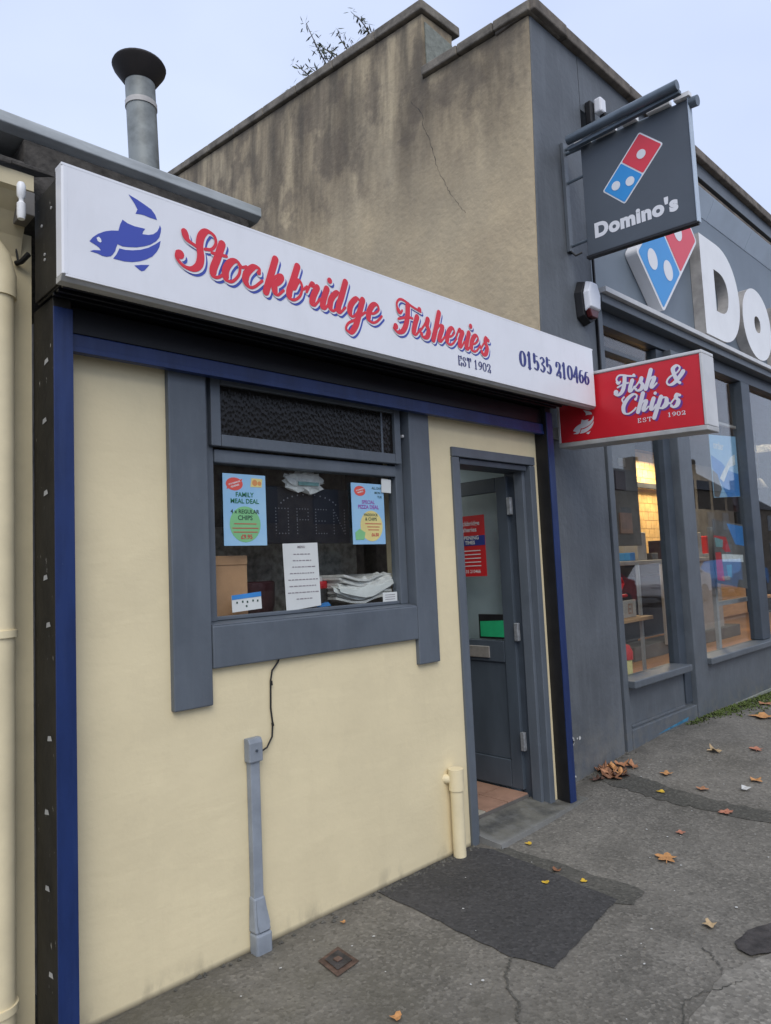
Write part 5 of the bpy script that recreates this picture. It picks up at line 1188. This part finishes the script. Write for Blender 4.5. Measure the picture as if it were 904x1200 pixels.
# crumbly edge between wall and patch: stuff
random.seed(31); mb = MB()
for k in range(150):
    x = random.uniform(2.5, 3.2) if k < 90 else random.choice([random.uniform(4.5, 5.3), random.uniform(1.2, 2.5)])
    y = (-.012 if x < 4 else .085)-abs(random.gauss(0, .025)); r = random.uniform(.003, .012)
    z = gz(x, y)+.003; p = [(x+random.uniform(-r, r), y+random.uniform(-r, r), z+(r if i == 4 else 0)) for i in range(5)]
    mb.add([(x-r, y-r*.6, z), (x+r, y-r, z), (x+r*.8, y+r, z), (x-r, y+r*.7, z), (x+random.uniform(-r, r)*.4, y, z+r*random.uniform(.6, 1.3))], [(0,1,4),(1,2,4),(2,3,4),(3,0,4)])
g = struct(mb.build('grit', M['seam']), 'stuff'); tag(g, 'dark grit and crumbs along the foot of the walls', 'grit')
random.seed(33); mb = MB()
for k in range(60):
    x = random.uniform(1.4, 6.0); y = random.uniform(-1.6, -.1); r = random.uniform(.0025, .007); z = gz(x, y)+.0065
    n_ = 6; mb.add([(x+r*math.cos(a*math.pi/3)*random.uniform(.6, 1.3), y+r*math.sin(a*math.pi/3)*random.uniform(.6, 1.3), z) for a in range(n_)], [tuple(range(n_))])
g = struct(mb.build('pale_specks', M['litter']), 'stuff'); tag(g, 'scattered pale specks of grit on the pavement', 'grit')
# moss strip
random.seed(35); mb = MB()
for k in range(2600):
    t_ = random.random(); x = 6.25+t_*2.6; y = .07-abs(random.gauss(0, .05+.10*sstep(6.4, 7.4, x)*(.5+.5*math.sin(x*7)**2)))
    if y < -.42: continue
    if random.random() < .6 and x < 6.75 and not (-.24 < y < -.12): continue
    z = gz(x, y); h = random.uniform(.006, .022); a = random.uniform(0, 6.28); l = random.uniform(.01, .025)
    dx, dy = math.cos(a)*l, math.sin(a)*l
    mb.add([(x-dy*.5, y+dx*.5, z), (x+dy*.5, y-dx*.5, z), (x+dx, y+dy, z+h)], [(0,1,2)])
g = struct(mb.build('moss', M['moss']), 'stuff'); tag(g, 'bright green moss along the foot of the grey shopfront', 'moss')

# ------------------------------------------------------------------ leaves
def maple(name, x, y, s, rot, mt, label, curl=.3, lobes=5, group='fallen leaves'):
    P = []
    for k in range(lobes*4):
        a = 2*math.pi*k/(lobes*4); q = k % 4
        r = (1.0, .78, .52, .78)[q]*(1 if lobes < 5 or not (1.2*math.pi < a < 1.8*math.pi) else .8)*random.uniform(.85, 1.12)
        P.append((r*math.cos(a), r*math.sin(a)))
    vs = [(0, 0, .03)]; c_, s_ = math.cos(rot), math.sin(rot)
    for (px, py) in P:
        rr = math.hypot(px, py); vs.append((px, py, .05+curl*rr*rr*(.5+.5*math.sin(3*math.atan2(py, px)+rot))))
    vs = [(x+(a*c_-b2*s_)*s, y+(a*s_+b2*c_)*s, gz(x, y)+.008+h*s) for a, b2, h in vs]
    n_ = len(P); mb = MB().add(vs, [(0, 1+i, 1+(i+1) % n_) for i in range(n_)])
    if lobes >= 5: mb.tube([(x, y, gz(x, y)+.012), (x-c_*s*1.1, y-s_*s*1.1, gz(x, y)+.010)], s*.03+.0008, 5)
    o = mb.build(name, mt); tag(o, label, 'leaf', group); return o
random.seed(41)
for (x, y, s, r_, mi, lb, lobes, cu) in (
    (3.72,-.911,.075,.4,0,'large tan maple leaf lying flat in the middle of the pavement',5,.15),
    (3.425,-.24,.028,.2,1,'small yellow leaf just in front of the doorstep corner',3,.3),
    (3.216,-.553,.030,1.0,2,'small curled dark brown leaf on the edge of the black tarmac patch',3,.9),
    (3.066,-.59,.026,2.0,1,'small yellow leaf, left one of two lying on the black tarmac patch',3,.3),
    (3.20,-.721,.026,.7,1,'small yellow leaf, right one of two lying on the black tarmac patch',3,.3),
    (4.631,-.459,.038,.1,1,'bright yellow leaf on the dark damp seam of the pavement',3,.3),
    (5.629,-.426,.072,.9,4,'curled pale tan leaf standing up in front of the grey shopfront',5,1.2),
    (5.887,-.64,.070,.3,5,'flat reddish leaf at the right edge below the mossy wall foot',5,.4),
    (4.957,-.348,.055,.3,0,'orange leaf lying just beyond the damp seam near the grey pier',4,.6),
    (4.833,-.653,.050,1.9,3,'brown leaf half on the far edge of the damp seam',4,.5),
    (4.545,-.902,.058,2.6,5,'faded pinkish leaf on the near side of the damp seam',5,.2),
    (4.092,-.823,.034,.6,5,'tiny pinkish leaf between the large maple leaf and the damp seam',4,.2),
    (3.167,-1.351,.040,.6,4,'pale curled leaf near the iron cover at bottom right',4,1.0),
    (5.207,-.858,.055,1.2,0,'orange leaf at the right edge below the reddish leaf',4,.8),
    (6.952,-.337,.13,.2,0,'long orange leaf resting on the moss',4,.4),
    (1.817,-.79,.030,.3,0,'small orange leaf at the bottom edge of the photo below the drain cover',3,.8),
    (7.6,-.15,.09,1.2,3,'brown leaf lying farthest away on the moss at the right edge',4,.5),
    (2.14,-.12,.018,.3,0,'tiny orange leaf scrap near the cream wall above the drain cover',3,.6)):
    maple('fallen_leaf', x, y, s*.88, r_, M['leaf%d' % mi], lb, cu*.45, lobes)
heap_lb = ['amber', 'rust brown', 'dark brown', 'dull orange', 'yellow', 'brown', 'reddish brown', 'tan']
for k in range(16):
    x = 4.72+random.gauss(.08, .10); y = .0+random.gauss(-.03, .045); y = min(y, .07)
    q = random.choice([0, 2, 2, 2, 7, 7, 3]); sz = random.uniform(.035, .065)
    maple('fallen_leaf', x, y, sz, random.uniform(0, 6), M['leaf%d' % q], '%s %s leaf in the heap by the grey pier, %s side' % ('small' if sz < .05 else 'large', {0: 'orange', 2: 'brown', 7: 'blackish', 3: 'reddish'}[q], 'left' if x < 4.75 else 'right' if x > 4.87 else 'middle'), .7, 5, 'leaves heaped against the grey pier')
lt = MB().add([(4.97,-.88,.05),(5.01,-.90,.062),(5.03,-.86,.055),(5.0,-.84,.07),(4.97,-.85,.05)], [(0,1,2,3,4)]).build('litter_scrap', M['litter']); tag(lt, 'scrap of white paper litter between the orange leaves at right', 'litter')

# ================================================================== FAR SIDE OF THE STREET (seen only in reflections)
for i in range(6):
    x0 = 10+i*10.5; h_ = (5.6, 6.4, 5.2, 6.0, 6.6, 5.4)[i]
    hb = thing('terraced_house', 'stone terraced house with a slate roof across the street, seen only in window reflections', 'house', (x0, -19, 0), 'terraced houses across the street')
    box('wall', M['brick_far'], hb, x0, x0+9.8, -25, -19, -.1, h_, 0)
    MB().prism([(-25.2,h_+.01),(-22,h_+2.2),(-18.8,h_+.01)], lambda p: (x0, p[0], p[1]), lambda p: (x0+9.8, p[0], p[1])).build('roof', M['roof_far'], hb)
    box('chimney', M['brick_far'], hb, x0+8.6, x0+9.5, -22.5, -21.7, h_+1.2, h_+3.2, 0)
    for a in (1.0, 4.2, 7.2):
        for b2 in (1.0, 3.5):
            if a == 4.2 and b2 == 1.0: continue
            box('window', M['far_glass'], hb, x0+a, x0+a+1.3, -18.99, -18.95, b2, b2+1.4, 0)
    box('door', M['maroon'], hb, x0+4.2, x0+5.2, -18.99, -18.94, 0, 2.2, 0)
fw_ = box('street_wall', M['brick_far'], None, 8, 75, -15.2, -14.9, -.1, 1.1, 0); tag(fw_, 'low stone garden wall along the far side of the road, seen only in reflections', 'wall')
def car(x, y, body, label):
    c = thing('parked_car', label, 'car', (x, y, -.1), 'cars parked across the road')
    side = [(-2.1,.35),(-2.12,.75),(-1.95,.92),(-1.25,1.0),(-.65,1.42),(.75,1.46),(1.55,1.08),(2.05,1.0),(2.12,.7),(2.1,.35),(1.7,.28),(-1.7,.28)]
    MB().prism(side, lambda p: (x+p[0], y-.85, p[1]-.1), lambda p: (x+p[0], y+.85, p[1]-.1)).build('body', body, c, .07)
    for yy in (y-.862, y+.852):
        MB().prism([(-1.05,1.02),(-.58,1.36),(.02,1.38),(.02,1.02)], lambda p: (x+p[0], yy, p[1]-.1), lambda p: (x+p[0], yy+.01, p[1]-.1)).build('window', M['far_glass'], c)
        MB().prism([(.10,1.02),(.10,1.38),(.68,1.38),(1.3,1.06)], lambda p: (x+p[0], yy, p[1]-.1), lambda p: (x+p[0], yy+.01, p[1]-.1)).build('window', M['far_glass'], c)
    for xx in (-1.35, 1.35):
        for yy in (y-.9, y+.7):
            MB().lathe([(0,0),(.31,0),(.33,.03),(.33,.17),(.31,.2),(0,.2)], (x+xx, yy, .21), 'y', 20).build('wheel', M['rubber'], c, smooth=True)
    for yy in (y-.6, y+.6): box('headlight', M['logo_white'], c, x-2.15, x-2.08, yy-.15, yy+.15, .55, .7, .02)
car(19.5, -8.6, M['red_card'], 'red hatchback parked across the road, seen only in window reflections')
car(25.5, -8.6, M['logo_white'], 'white hatchback parked across the road, seen only in window reflections')
car(31.8, -8.6, M['blue_pr'], 'blue hatchback parked across the road, seen only in window reflections')

bpy.context.view_layer.update()
